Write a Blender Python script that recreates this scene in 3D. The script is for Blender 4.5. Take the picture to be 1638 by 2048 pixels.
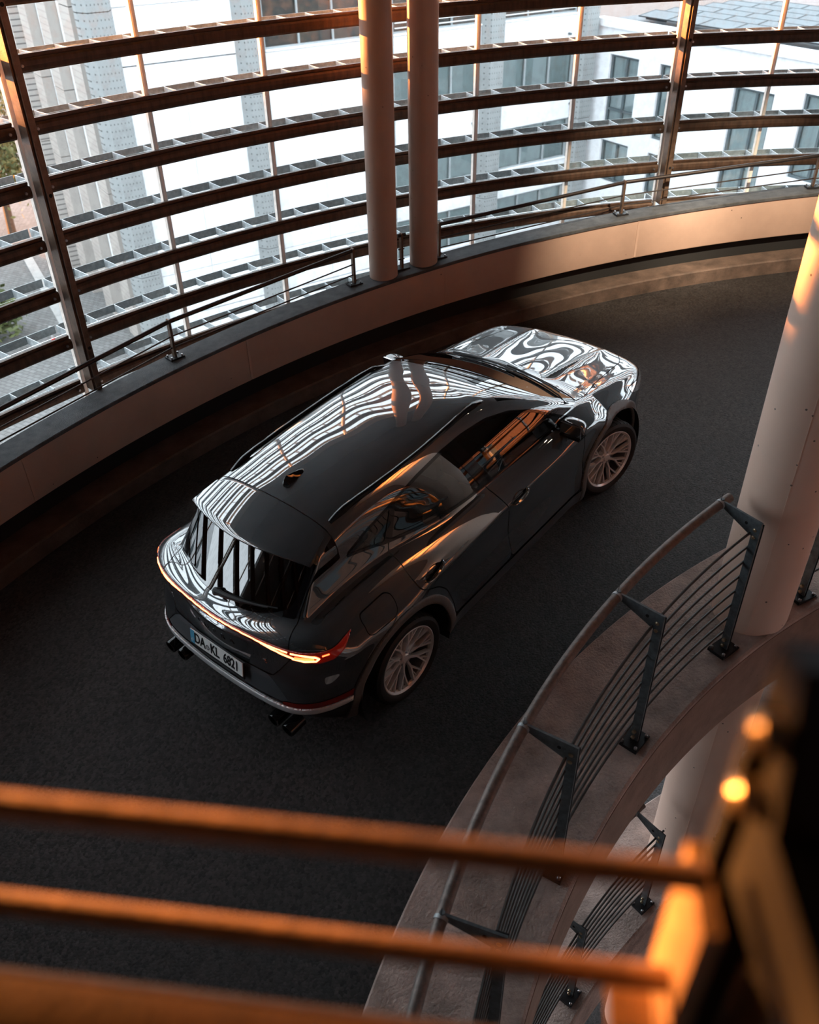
import bpy, bmesh, math, random
import numpy as np
from mathutils import Matrix, Vector

random.seed(7)
rng = np.random.default_rng(7)
scene = bpy.context.scene
for _o in list(bpy.data.objects):
    bpy.data.objects.remove(_o)
COL = scene.collection
PI = math.pi

# ---------------------------------------------------------------- camera
F_PX = 1749.92
CAM = np.array([-5.1298, -0.0763, 12.0])
CAM_R = np.array([[0.9998665, -0.0098117, -0.0130643],
                  [-0.0163384, -0.6004480, -0.7994969],
                  [0.0, 0.7996036, -0.6005282]])          # rows: right, down, forward
cd = bpy.data.cameras.new('camera')
cam = bpy.data.objects.new('camera', cd)
COL.objects.link(cam)
scene.camera = cam
cd.sensor_fit = 'VERTICAL'
cd.sensor_height = 36.0
cd.sensor_width = 28.8
cd.lens = F_PX / 2048.0 * 36.0
cd.clip_start = 0.02
cd.clip_end = 500.0
_m = Matrix.Identity(4)
for _i in range(3):
    _m[_i][0] = CAM_R[0][_i]
    _m[_i][1] = -CAM_R[1][_i]
    _m[_i][2] = -CAM_R[2][_i]
    _m[_i][3] = CAM[_i]
cam.matrix_world = _m
cd.dof.use_dof = True
cd.dof.focus_distance = 6.9
cd.dof.aperture_fstop = 2.3

# ---------------------------------------------------------------- world, sun, exposure
world = bpy.data.worlds.new('overcast_evening_sky')
scene.world = world
world.use_nodes = True
_bg = world.node_tree.nodes['Background']
_bg.inputs['Color'].default_value = (0.86, 0.93, 1.0, 1)
_bg.inputs['Strength'].default_value = 3.5
sun_d = bpy.data.lights.new('evening_sun', 'SUN')
sun_d.color = (1.0, 0.33, 0.07)
sun_d.energy = 36.0
sun_d.angle = math.radians(1.0)
sun = bpy.data.objects.new('evening_sun', sun_d)
COL.objects.link(sun)
SUN_AZ, SUN_EL = math.radians(-62.0), math.radians(3.9)
_sd = Vector((math.sin(SUN_AZ) * math.cos(SUN_EL), math.cos(SUN_AZ) * math.cos(SUN_EL), math.sin(SUN_EL)))
sun.rotation_euler = _sd.to_track_quat('Z', 'Y').to_euler()
vs = scene.view_settings
vs.view_transform = 'Standard'
vs.look = 'None'
vs.gamma = 1.0
vs.use_curve_mapping = False
vs.exposure = 0.3

# ---------------------------------------------------------------- materials
MATS = {}

def _nodes(name):
    m = bpy.data.materials.new(name)
    m.use_nodes = True
    nt = m.node_tree
    nt.nodes.clear()
    out = nt.nodes.new('ShaderNodeOutputMaterial')
    return m, nt, out

def pmat(name, col, rough=0.6, metal=0.0, var=0.0, vscale=4.0, bump=0.0, bscale=40.0, coat=0.0,
         stretch=(1, 1, 1), col2=None, spec=0.5, emit=None, estr=0.0, detail=6.0, rvar=0.0, pits=0.0, pscale=30.0):
    m, nt, out = _nodes(name)
    b = nt.nodes.new('ShaderNodeBsdfPrincipled')
    nt.links.new(b.outputs[0], out.inputs[0])
    b.inputs['Base Color'].default_value = (*col, 1)
    b.inputs['Roughness'].default_value = rough
    b.inputs['Metallic'].default_value = metal
    b.inputs['Specular IOR Level'].default_value = spec
    b.inputs['Coat Weight'].default_value = coat
    b.inputs['Coat Roughness'].default_value = 0.02
    if emit:
        b.inputs['Emission Color'].default_value = (*emit, 1)
        b.inputs['Emission Strength'].default_value = estr
    mp = None
    if var > 0 or bump > 0 or rvar > 0 or pits > 0:
        tc = nt.nodes.new('ShaderNodeTexCoord')
        mp = nt.nodes.new('ShaderNodeMapping')
        mp.inputs['Scale'].default_value = stretch
        nt.links.new(tc.outputs['Object'], mp.inputs[0])
    if var > 0:
        n = nt.nodes.new('ShaderNodeTexNoise')
        n.inputs['Scale'].default_value = vscale
        n.inputs['Detail'].default_value = detail
        n.inputs['Roughness'].default_value = 0.65
        nt.links.new(mp.outputs[0], n.inputs['Vector'])
        r = nt.nodes.new('ShaderNodeValToRGB')
        c2 = col2 if col2 else tuple(c * (1 - var) for c in col)
        r.color_ramp.elements[0].position = 0.3
        r.color_ramp.elements[1].position = 0.7
        r.color_ramp.elements[0].color = (*c2, 1)
        r.color_ramp.elements[1].color = (*[min(1, c * (1 + var * .35)) for c in col], 1)
        nt.links.new(n.outputs['Fac'], r.inputs[0])
        last = r.outputs[0]
        if pits > 0:
            v = nt.nodes.new('ShaderNodeTexVoronoi')
            v.inputs['Scale'].default_value = pscale
            v.inputs['Randomness'].default_value = 1.0
            nt.links.new(mp.outputs[0], v.inputs['Vector'])
            lt = nt.nodes.new('ShaderNodeMath')
            lt.operation = 'LESS_THAN'
            lt.inputs[1].default_value = pits
            nt.links.new(v.outputs['Distance'], lt.inputs[0])
            mx = nt.nodes.new('ShaderNodeMix')
            mx.data_type = 'RGBA'
            nt.links.new(lt.outputs[0], mx.inputs[0])
            nt.links.new(last, mx.inputs[6])
            mx.inputs[7].default_value = (col[0] * .2, col[1] * .2, col[2] * .2, 1)
            last = mx.outputs[2]
        nt.links.new(last, b.inputs['Base Color'])
        if rvar > 0:
            mr = nt.nodes.new('ShaderNodeMapRange')
            mr.inputs[3].default_value = max(0.02, rough - rvar)
            mr.inputs[4].default_value = min(1, rough + rvar)
            nt.links.new(n.outputs['Fac'], mr.inputs[0])
            nt.links.new(mr.outputs[0], b.inputs['Roughness'])
    if bump > 0:
        n2 = nt.nodes.new('ShaderNodeTexNoise')
        n2.inputs['Scale'].default_value = bscale
        n2.inputs['Detail'].default_value = 4.0
        nt.links.new(mp.outputs[0], n2.inputs['Vector'])
        bp = nt.nodes.new('ShaderNodeBump')
        bp.inputs['Strength'].default_value = bump
        bp.inputs['Distance'].default_value = 0.01
        nt.links.new(n2.outputs['Fac'], bp.inputs['Height'])
        nt.links.new(bp.outputs[0], b.inputs['Normal'])
    MATS[name] = m
    return m

def glassmat(name, tint, refl=1.0, rough=0.0, dirt=0.0, ior=1.5, dscale=60.0):
    """thin pane: tinted transparency mixed with a fresnel reflection, optional dust"""
    m, nt, out = _nodes(name)
    tr = nt.nodes.new('ShaderNodeBsdfTransparent')
    tr.inputs[0].default_value = (*tint, 1)
    gl = nt.nodes.new('ShaderNodeBsdfGlossy')
    gl.inputs['Roughness'].default_value = rough
    gl.inputs['Color'].default_value = (refl, refl, refl, 1)
    fr = nt.nodes.new('ShaderNodeFresnel')
    fr.inputs[0].default_value = ior
    mx = nt.nodes.new('ShaderNodeMixShader')
    nt.links.new(fr.outputs[0], mx.inputs[0])
    nt.links.new(tr.outputs[0], mx.inputs[1])
    nt.links.new(gl.outputs[0], mx.inputs[2])
    last = mx.outputs[0]
    if dirt > 0:
        tc = nt.nodes.new('ShaderNodeTexCoord')
        n = nt.nodes.new('ShaderNodeTexNoise')
        n.inputs['Scale'].default_value = dscale
        n.inputs['Detail'].default_value = 8
        nt.links.new(tc.outputs['Object'], n.inputs['Vector'])
        mr = nt.nodes.new('ShaderNodeMapRange')
        mr.inputs[1].default_value = 0.45
        mr.inputs[2].default_value = 0.8
        mr.inputs[3].default_value = 0.0
        mr.inputs[4].default_value = dirt
        nt.links.new(n.outputs['Fac'], mr.inputs[0])
        df = nt.nodes.new('ShaderNodeBsdfDiffuse')
        df.inputs[0].default_value = (0.75, 0.75, 0.75, 1)
        m2 = nt.nodes.new('ShaderNodeMixShader')
        nt.links.new(mr.outputs[0], m2.inputs[0])
        nt.links.new(last, m2.inputs[1])
        nt.links.new(df.outputs[0], m2.inputs[2])
        last = m2.outputs[0]
    nt.links.new(last, out.inputs[0])
    MATS[name] = m
    return m

# structure
def asphalt_mat():
    m, nt, out = _nodes('asphalt')
    b = nt.nodes.new('ShaderNodeBsdfPrincipled')
    nt.links.new(b.outputs[0], out.inputs[0])
    tc = nt.nodes.new('ShaderNodeTexCoord')
    vo = nt.nodes.new('ShaderNodeTexVoronoi')
    vo.inputs['Scale'].default_value = 55.0
    nt.links.new(tc.outputs['Object'], vo.inputs['Vector'])
    no = nt.nodes.new('ShaderNodeTexNoise')
    no.inputs['Scale'].default_value = 1.1
    no.inputs['Detail'].default_value = 5
    nt.links.new(tc.outputs['Object'], no.inputs['Vector'])
    r = nt.nodes.new('ShaderNodeValToRGB')
    r.color_ramp.elements[0].color = (0.0125, 0.0113, 0.0111, 1)
    r.color_ramp.elements[1].color = (0.040, 0.036, 0.0352, 1)
    nt.links.new(no.outputs['Fac'], r.inputs[0])
    # each stone its own tone
    hs = nt.nodes.new('ShaderNodeMix')
    hs.data_type = 'RGBA'
    hs.blend_type = 'MULTIPLY'
    hs.inputs[0].default_value = 0.95
    rr = nt.nodes.new('ShaderNodeValToRGB')
    rr.color_ramp.elements[0].color = (0.18, 0.17, 0.17, 1)
    rr.color_ramp.elements[1].color = (3.2, 3.0, 2.95, 1)
    nt.links.new(vo.outputs['Color'], rr.inputs[0])
    nt.links.new(r.outputs[0], hs.inputs[6])
    nt.links.new(rr.outputs[0], hs.inputs[7])
    nt.links.new(hs.outputs[2], b.inputs['Base Color'])
    b.inputs['Roughness'].default_value = 0.42
    b.inputs['Specular IOR Level'].default_value = 0.42
    n2 = nt.nodes.new('ShaderNodeTexNoise')
    n2.inputs['Scale'].default_value = 42
    n2.inputs['Detail'].default_value = 9
    n2.inputs['Roughness'].default_value = .8
    nt.links.new(tc.outputs['Object'], n2.inputs['Vector'])
    ad = nt.nodes.new('ShaderNodeMath')
    ad.operation = 'ADD'
    vm = nt.nodes.new('ShaderNodeMath')
    vm.operation = 'MULTIPLY'
    vm.inputs[1].default_value = .35
    nt.links.new(vo.outputs['Distance'], vm.inputs[0])
    nt.links.new(vm.outputs[0], ad.inputs[0])
    nt.links.new(n2.outputs['Fac'], ad.inputs[1])
    bp = nt.nodes.new('ShaderNodeBump')
    bp.inputs['Strength'].default_value = 0.9
    bp.inputs['Distance'].default_value = 0.03
    bp.invert = True
    nt.links.new(ad.outputs[0], bp.inputs['Height'])
    nt.links.new(bp.outputs[0], b.inputs['Normal'])
    MATS['asphalt'] = m
asphalt_mat()
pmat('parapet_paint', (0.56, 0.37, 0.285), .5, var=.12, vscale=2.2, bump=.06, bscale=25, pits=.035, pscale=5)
pmat('lit_column_paint', (0.92, 0.66, 0.53), .42, var=.08, vscale=1.5, bump=.05, bscale=18, pits=.06, pscale=9)  # lighter copy: the light on the thick column is in the colour
pmat('shaded_column_paint', (0.50, 0.34, 0.265), .42, var=.10, vscale=1.5, bump=.05, bscale=18, pits=.06, pscale=9)  # darker copy: the shade of the backlit slim columns is in the colour
pmat('coping_felt', (0.085, 0.085, 0.09), .75, var=.5, vscale=9, bump=.5, bscale=140)
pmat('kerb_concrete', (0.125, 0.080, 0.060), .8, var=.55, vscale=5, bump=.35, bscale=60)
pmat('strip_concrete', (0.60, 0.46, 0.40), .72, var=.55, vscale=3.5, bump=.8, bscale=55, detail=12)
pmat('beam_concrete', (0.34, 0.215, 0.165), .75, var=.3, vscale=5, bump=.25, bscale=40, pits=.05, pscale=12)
pmat('slot_shade', (0.012, 0.011, 0.011), .9)  # near-black colour paints the shade inside the slot below the parapet
pmat('ceiling_concrete', (0.14, 0.145, 0.15), .85, var=.25, vscale=.8)
pmat('rail_steel', (0.105, 0.058, 0.036), .5, metal=.35, var=.6, vscale=16, stretch=(1, 1, .12), bump=.15, bscale=60, rvar=.12)
pmat('post_steel', (0.20, 0.125, 0.085), .42, metal=.45, var=.45, vscale=14, bump=.08, bscale=50, rvar=.12)
pmat('galvanised', (0.52, 0.56, 0.58), .5, metal=.25, var=.35, vscale=22, detail=9)
pmat('grating_steel', (0.30, 0.34, 0.355), .55, metal=.2, var=.4, vscale=26, detail=9)
pmat('mullion_alu', (0.90, 0.78, 0.70), .4, metal=.0, var=.15, vscale=8)
glassmat('pane_glass', (0.95, 0.975, 0.98), .9, 0.0, dirt=.10, ior=1.15, dscale=14)
pmat('dark_tube', (0.055, 0.042, 0.038), .38, metal=.55, var=.3, vscale=18)
pmat('handrail_tube', (0.25, 0.205, 0.185), .5, metal=.35, var=.45, vscale=24, bump=.2, bscale=160)
pmat('railing_bar', (0.11, 0.105, 0.10), .42, metal=.5, var=.35, vscale=20)
pmat('railing_post', (0.155, 0.185, 0.20), .48, metal=.45, var=.5, vscale=22, detail=8)
pmat('base_plate_steel', (0.022, 0.022, 0.024), .5, metal=.4, var=.4, vscale=25)
pmat('bolt_brass', (0.52, 0.40, 0.26), .28, metal=.9)
pmat('bolt_zinc', (0.45, 0.45, 0.46), .3, metal=.9)
pmat('hole_black', (0.004, 0.004, 0.004), .9)
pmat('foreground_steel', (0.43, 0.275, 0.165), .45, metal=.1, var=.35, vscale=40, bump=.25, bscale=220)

# ---------------------------------------------------------------- mesh helpers
def tag(o, label=None, cat=None, group=None, kind=None):
    if label: o['label'] = label
    if cat: o['category'] = cat
    if group: o['group'] = group
    if kind: o['kind'] = kind
    return o

def link(name, me, mat=None, parent=None):
    o = bpy.data.objects.new(name, me)
    COL.objects.link(o)
    if mat is not None and me is not None and len(me.materials) == 0:
        me.materials.append(MATS[mat] if isinstance(mat, str) else mat)
    if parent is not None:
        o.parent = parent
    return o

def mkmesh(name, V, F, smooth=False, normals=None):
    me = bpy.data.meshes.new(name)
    V = np.asarray(V, dtype=np.float64)
    me.from_pydata(V.tolist(), [], [list(map(int, f)) for f in F])
    if smooth:
        me.polygons.foreach_set('use_smooth', np.ones(len(me.polygons), dtype=bool))
    me.update()
    if normals is not None:
        me.normals_split_custom_set_from_vertices(np.asarray(normals).tolist())
    return me

def tri_mesh(name, V, T, N=None):
    """fast triangle mesh with optional vertex normals"""
    me = bpy.data.meshes.new(name)
    V = np.ascontiguousarray(V, dtype=np.float32)
    T = np.ascontiguousarray(T, dtype=np.int32)
    me.vertices.add(len(V))
    me.vertices.foreach_set('co', V.ravel())
    me.loops.add(len(T) * 3)
    me.loops.foreach_set('vertex_index', T.ravel())
    me.polygons.add(len(T))
    me.polygons.foreach_set('loop_start', np.arange(0, len(T) * 3, 3, dtype=np.int32))
    me.polygons.foreach_set('use_smooth', np.ones(len(T), dtype=bool))
    me.update(calc_edges=True)
    me.validate()
    if N is not None and len(me.vertices) == len(N):
        me.normals_split_custom_set_from_vertices(np.asarray(N, dtype=np.float64).tolist())
    return me

def empty(name, loc=(0, 0, 0), rot=None, parent=None):
    o = bpy.data.objects.new(name, None)
    COL.objects.link(o)
    o.empty_display_size = 0.2
    o.location = loc
    if rot is not None:
        o.rotation_euler = rot
    if parent is not None:
        o.parent = parent
    return o

class MB:
    """collects simple solids into one mesh"""
    def __init__(self):
        self.V = []
        self.F = []
    def add(self, V, F):
        b = len(self.V)
        self.V.extend([tuple(map(float, v)) for v in V])
        self.F.extend([[b + i for i in f] for f in F])
        return self
    def box(self, c, s, ax=None):
        """box with centre c, full sizes s, optional 3 axes"""
        ax = np.eye(3) if ax is None else np.asarray(ax, float)
        c = np.asarray(c, float)
        V = []
        for dz in (-.5, .5):
            for dx, dy in ((-.5, -.5), (.5, -.5), (.5, .5), (-.5, .5)):
                V.append(c + ax[0] * dx * s[0] + ax[1] * dy * s[1] + ax[2] * dz * s[2])
        F = [(0, 3, 2, 1), (4, 5, 6, 7), (0, 1, 5, 4), (1, 2, 6, 5), (2, 3, 7, 6), (3, 0, 4, 7)]
        return self.add(V, F)
    def tube(self, pts, r, n=10, cap=True, closed=False):
        P = [np.asarray(p, float) for p in pts]
        rs = r if hasattr(r, '__len__') else [r] * len(P)
        V = []
        F = []
        m = len(P)
        prev = None
        for i, p in enumerate(P):
            a = P[(i - 1) % m] if (closed or i > 0) else P[0]
            b = P[(i + 1) % m] if (closed or i < m - 1) else P[-1]
            t = b - a
            t = t / (np.linalg.norm(t) + 1e-12)
            if prev is None:
                u = np.cross(t, (0, 0, 1.0))
                if np.linalg.norm(u) < 1e-4:
                    u = np.cross(t, (1.0, 0, 0))
            else:
                u = prev - t * (prev @ t)
            u = u / np.linalg.norm(u)
            prev = u
            w = np.cross(t, u)
            for k in range(n):
                an = 2 * PI * k / n
                V.append(p + rs[i] * (u * math.cos(an) + w * math.sin(an)))
        for i in range(m if closed else m - 1):
            for k in range(n):
                j = (i + 1) % m
                F.append((i * n + k, i * n + (k + 1) % n, j * n + (k + 1) % n, j * n + k))
        if cap and not closed:
            F.append(list(range(n - 1, -1, -1)))
            F.append([(m - 1) * n + k for k in range(n)])
        return self.add(V, F)
    def cyl(self, a, b, r, n=16, r2=None):
        return self.tube([a, b], [r, r if r2 is None else r2], n)
    def prism(self, poly, axis, d0, d1):
        """polygon of 2D points extruded along axis (0,1,2) between d0 and d1"""
        o = [k for k in range(3) if k != axis]
        V = []
        for d in (d0, d1):
            for p in poly:
                v = [0, 0, 0]
                v[o[0]], v[o[1]], v[axis] = p[0], p[1], d
                V.append(v)
        n = len(poly)
        F = [list(range(n))[::-1], [n + i for i in range(n)]]
        F += [(i, (i + 1) % n, n + (i + 1) % n, n + i) for i in range(n)]
        return self.add(V, F)
    def lathe(self, prof, n=48, axis=1, center=(0, 0, 0), closed=False):
        """prof: list of (radius, along-axis)"""
        V = []
        F = []
        m = len(prof)
        o = [k for k in range(3) if k != axis]
        for k in range(n):
            a = 2 * PI * k / n
            for r, h in prof:
                v = [0, 0, 0]
                v[o[0]] = center[o[0]] + r * math.cos(a)
                v[o[1]] = center[o[1]] + r * math.sin(a)
                v[axis] = center[axis] + h
                V.append(v)
        for k in range(n):
            k2 = (k + 1) % n
            for i in range(m if closed else m - 1):
                j = (i + 1) % m
                F.append((k * m + i, k2 * m + i, k2 * m + j, k * m + j))
        return self.add(V, F)
    def mesh(self, name, smooth=False, fix=True, angle=None):
        me = bpy.data.meshes.new(name)
        me.from_pydata(self.V, [], self.F)
        if fix:
            bm = bmesh.new()
            bm.from_mesh(me)
            bmesh.ops.recalc_face_normals(bm, faces=bm.faces)
            bm.to_mesh(me)
            bm.free()
        if smooth:
            me.polygons.foreach_set('use_smooth', np.ones(len(me.polygons), dtype=bool))
            if angle:
                me.set_sharp_from_angle(angle=math.radians(angle))
        me.update()
        return me
    def obj(self, name, mat, parent=None, smooth=False, angle=35):
        return link(name, self.mesh(name, smooth, True, angle), mat, parent)

# ---------------------------------------------------------------- ramp geometry (helix round the origin)
KR, Z0R, PH0 = -0.759562, 12.0 - 4.953667, 2.789003
def ZR(deg):
    return Z0R + KR * (math.radians(deg) - PH0)
def pol(r, deg, z):
    a = math.radians(deg)
    return np.array([r * math.cos(a), r * math.sin(a), z])

def sweep(prof, a0, a1, step=1.0, zf=ZR, dz=0.0, capped=True):
    """closed (r,h) cross-section swept round the helix"""
    n = max(2, int(round(abs(a1 - a0) / step)) + 1)
    A = np.linspace(a0, a1, n)
    V = []
    F = []
    m = len(prof)
    for a in A:
        z = zf(a) + dz
        for r, h in prof:
            V.append(pol(r, a, z + h))
    for i in range(n - 1):
        for j in range(m):
            k = (j + 1) % m
            F.append((i * m + j, i * m + k, (i + 1) * m + k, (i + 1) * m + j))
    if capped:
        F.append(list(range(m))[::-1])
        F.append([(n - 1) * m + j for j in range(m)])
    mb = MB()
    mb.add(V, F)
    return mb

flat = lambda z: (lambda a: z)
R_STRIP, R_IN, R_KERB, R_KBACK, R_PAR, R_COP = 5.781, 4.977, 10.036, 10.33, 10.238, 10.519
RAMP_A0, RAMP_A1 = 215.0, -70.0
CEIL_Z = 12.45

floor = sweep([(R_STRIP - .05, 0), (R_KERB + .1, 0), (R_KERB + .1, -.25), (R_STRIP - .05, -.25)], RAMP_A0, RAMP_A1).obj('floor', 'asphalt')
tag(floor, 'black coarse asphalt of the curved ramp under the car', 'ramp', kind='structure')
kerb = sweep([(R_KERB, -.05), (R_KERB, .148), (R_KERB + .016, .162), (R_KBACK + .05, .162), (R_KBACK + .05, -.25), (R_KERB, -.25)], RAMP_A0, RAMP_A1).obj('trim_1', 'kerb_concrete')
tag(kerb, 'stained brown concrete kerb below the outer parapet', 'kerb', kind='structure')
back = sweep([(R_KBACK, .10), (R_KBACK, .46), (R_COP - .03, .46), (R_COP - .03, .10)], RAMP_A0, RAMP_A1).obj('trim_3', 'slot_shade')
tag(back, 'recessed slot between the kerb and the outer parapet, its shade painted black', 'recess', kind='structure')
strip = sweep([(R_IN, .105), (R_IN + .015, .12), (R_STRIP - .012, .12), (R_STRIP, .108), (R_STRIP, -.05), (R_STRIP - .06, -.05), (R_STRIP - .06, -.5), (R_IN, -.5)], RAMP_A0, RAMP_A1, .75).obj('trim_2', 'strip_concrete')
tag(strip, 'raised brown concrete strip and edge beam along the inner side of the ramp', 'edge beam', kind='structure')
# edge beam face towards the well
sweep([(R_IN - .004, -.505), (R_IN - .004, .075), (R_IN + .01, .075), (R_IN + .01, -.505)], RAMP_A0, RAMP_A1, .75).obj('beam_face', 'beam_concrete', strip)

# outer parapet: separate precast panels with open joints
wall = empty('wall_outer')
tag(wall, 'beige painted curved concrete parapet along the outer side of the ramp', 'parapet', kind='structure')
SEAMS = [144.25 + 13.5 * i for i in range(-16, 6)]
for i in range(len(SEAMS) - 1):
    a1, a0 = SEAMS[i], SEAMS[i + 1]
    if a0 > 215 or a1 < -72:
        continue
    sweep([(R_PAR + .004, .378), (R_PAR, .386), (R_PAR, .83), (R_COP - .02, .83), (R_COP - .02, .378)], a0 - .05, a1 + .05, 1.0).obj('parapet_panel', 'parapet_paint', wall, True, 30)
    # raised joint strip with a little filler
    sweep([(R_PAR - .004, .385), (R_PAR - .004, .826), (R_PAR + .05, .826), (R_PAR + .05, .385)], a0 + .075, a0 - .075, .2).obj('joint_filler', 'parapet_paint', wall)
sweep([(R_PAR - .014, .822), (R_PAR - .014, .850), (R_PAR - .008, .856), (R_COP - .006, .856), (R_COP, .850), (R_COP, .80), (R_COP - .02, .80), (R_PAR + .004, .822)], RAMP_A0, RAMP_A1, .75).obj('coping', 'coping_felt', wall)

# lower turn of the ramp, seen down the well
DZL = -3.12
floor2 = sweep([(R_STRIP - .05, 0), (R_KERB + .1, 0), (R_KERB + .1, -.25), (R_STRIP - .05, -.25)], 200, 40, 1.0, ZR, DZL).obj('floor', 'asphalt')
tag(floor2, 'dark asphalt of the lower ramp turn seen down the well', 'ramp', kind='structure')
strip2 = sweep([(R_IN, .105), (R_IN + .015, .12), (R_STRIP - .012, .12), (R_STRIP, .108), (R_STRIP, -.05), (R_STRIP - .06, -.05), (R_STRIP - .06, -.5), (R_IN, -.5)], 200, 40, .75, ZR, DZL).obj('trim_4', 'strip_concrete')
tag(strip2, 'concrete edge strip of the lower ramp turn down the well', 'edge beam', kind='structure')
floor3 = sweep([(R_STRIP - .8, 0), (R_KERB + .1, 0), (R_KERB + .1, -.25), (R_STRIP - .8, -.25)], 220, 0, 2.0, ZR, 2 * DZL).obj('floor', 'asphalt')
tag(floor3, 'deepest dark ramp turn at the bottom of the well', 'ramp', kind='structure')
well = MB().lathe([(0.01, 0), (R_IN + .3, 0), (R_IN + .3, -.2), (0.01, -.2)], 48, 2, (0, 0, -3.4)).obj('floor', 'kerb_concrete')
tag(well, 'concrete bottom of the round well', 'floor', kind='structure')

# ceiling slab, top deck behind the camera, closed back wall
ceil = MB().lathe([(0.02, 0), (11.15, 0), (11.15, .35), (0.02, .35)], 96, 2, (0, 0, CEIL_Z)).obj('ceiling', 'ceiling_concrete')
tag(ceil, 'dark flat concrete roof over the ramp tower', 'ceiling', kind='structure')
deck = sweep([(R_IN - .2, -.3), (R_IN - .2, 0), (R_COP, 0), (R_COP, -.3)], 180.5, 286, 2, flat(10.35)).obj('floor', 'ceiling_concrete')
tag(deck, 'top deck behind the near railing', 'deck', kind='structure')
backwall = sweep([(10.95, -14.0), (10.95, 2.1), (11.15, 2.1), (11.15, -14.0)], 166.8, 300, 2, flat(10.35)).obj('wall_back', 'ceiling_concrete')
tag(backwall, 'closed concrete wall of the tower behind the camera', 'wall', kind='structure')

ring = sweep([(10.45, 0), (10.45, .65), (10.62, .65), (10.62, 0)], 152, -70, 1.0, flat(11.80)).obj('trim_5', 'ceiling_concrete')
tag(ring, 'dark concrete ring beam under the roof along the top of the facade', 'beam', kind='structure')
# ---------------------------------------------------------------- columns
def column(r_axis, deg, rad, z0, z1, label, seam_deg, paint='lit_column_paint'):
    c = pol(r_axis, deg, 0)
    t = empty('concrete_column', (c[0], c[1], z0))
    tag(t, label, 'column')
    n = 64
    prof = [(rad - .012, 0), (rad, .012), (rad, z1 - z0)]
    mb = MB().lathe(prof, n, 2)
    mb.obj('shaft', paint, t, True, 40)
    # vertical formwork seam
    a = math.radians(seam_deg)
    m2 = MB().box((rad * math.cos(a), rad * math.sin(a), (z1 - z0) / 2), (.006, .005, z1 - z0), [[math.cos(a), math.sin(a), 0], [-math.sin(a), math.cos(a), 0], [0, 0, 1]])
    m2.obj('formwork_seam', paint, t)
    return t
column(10.40, 121.05, .150, ZR(121.05) + .84, CEIL_Z, 'slim beige concrete column on the outer parapet, left of the pair', 285, 'shaded_column_paint')
column(10.42, 118.25, .150, ZR(118.25) + .84, CEIL_Z, 'slim beige concrete column on the outer parapet, right of the pair', 265, 'shaded_column_paint')
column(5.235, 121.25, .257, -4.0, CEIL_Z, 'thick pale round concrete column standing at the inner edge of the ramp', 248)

# ---------------------------------------------------------------- glazed facade of the tower
facade = empty('wall_cladding')
tag(facade, 'curved steel and glass facade with horizontal rails round the ramp tower', 'facade', kind='structure')
POST0, PITCH = 120.05, 18.69
R_RAIL, RAIL_TOP0, RAIL_DZ = 10.69, 10.854, 0.4373

def rail_profile():
    # (r,h) h relative to the top: lip, groove, rounded face
    return [(R_RAIL + .055, 0), (R_RAIL + .028, 0), (R_RAIL + .026, -.018), (R_RAIL + .034, -.020), (R_RAIL + .034, -.028), (R_RAIL + .006, -.030),
            (R_RAIL - .006, -.045), (R_RAIL - .010, -.075), (R_RAIL - .006, -.105), (R_RAIL + .010, -.122), (R_RAIL + .055, -.125)]
def arc_mesh(name, prof, a0, a1, step=.8, smooth=False):
    return sweep(prof, a0, a1, step, flat(0)).mesh(name, smooth, True, 40)

rail_me = arc_mesh('rail', rail_profile(), PITCH / 2 - .33, -PITCH / 2 + .33)
rail_end = MB()
for s in (1, -1):
    p = pol(R_RAIL - .012, s * (PITCH / 2 - .62), -.07)
    d = pol(1, s * (PITCH / 2 - .62), 0)
    rail_end.cyl(p + d * .01, p - d * .012, .011, 8)
rail_end_me = rail_end.mesh('rail_bolt')
pane_me = arc_mesh('pane', [(10.770, -.4373), (10.770, 0), (10.776, 0), (10.776, -.4373)], 3.06, -3.06, 1.5)
grate_me = arc_mesh('grating', [(11.02, -.085), (11.02, -.012), (11.028, -.012), (11.028, -.085)], PITCH / 2 - .1, -PITCH / 2 + .1)
rung = MB()
rung.box((10.90, 0, -.048), (.24, .007, .07))
rung_me = rung.mesh('rung')
mull_me = MB().box((10.80, 0, 0), (.045, .044, 1.0)).mesh('mullion')
disc = MB()
disc.cyl((10.768, .06, -.05), (10.758, .06, -.05), .018, 12)
disc_me = disc.mesh('glass_fixing')
def mset(me, mat):
    if len(me.materials) == 0:
        me.materials.append(MATS[mat])
for me_, mt_ in ((rail_me, 'rail_steel'), (rail_end_me, 'bolt_zinc'), (pane_me, 'pane_glass'), (grate_me, 'grating_steel'), (rung_me, 'galvanised'), (mull_me, 'mullion_alu'), (disc_me, 'galvanised')):
    mset(me_, mt_)

def inst(name, me, deg, z, parent):
    o = bpy.data.objects.new(name, me)
    COL.objects.link(o)
    o.rotation_euler = (0, 0, math.radians(deg))
    o.location = (0, 0, z)
    o.parent = parent
    return o

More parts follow.
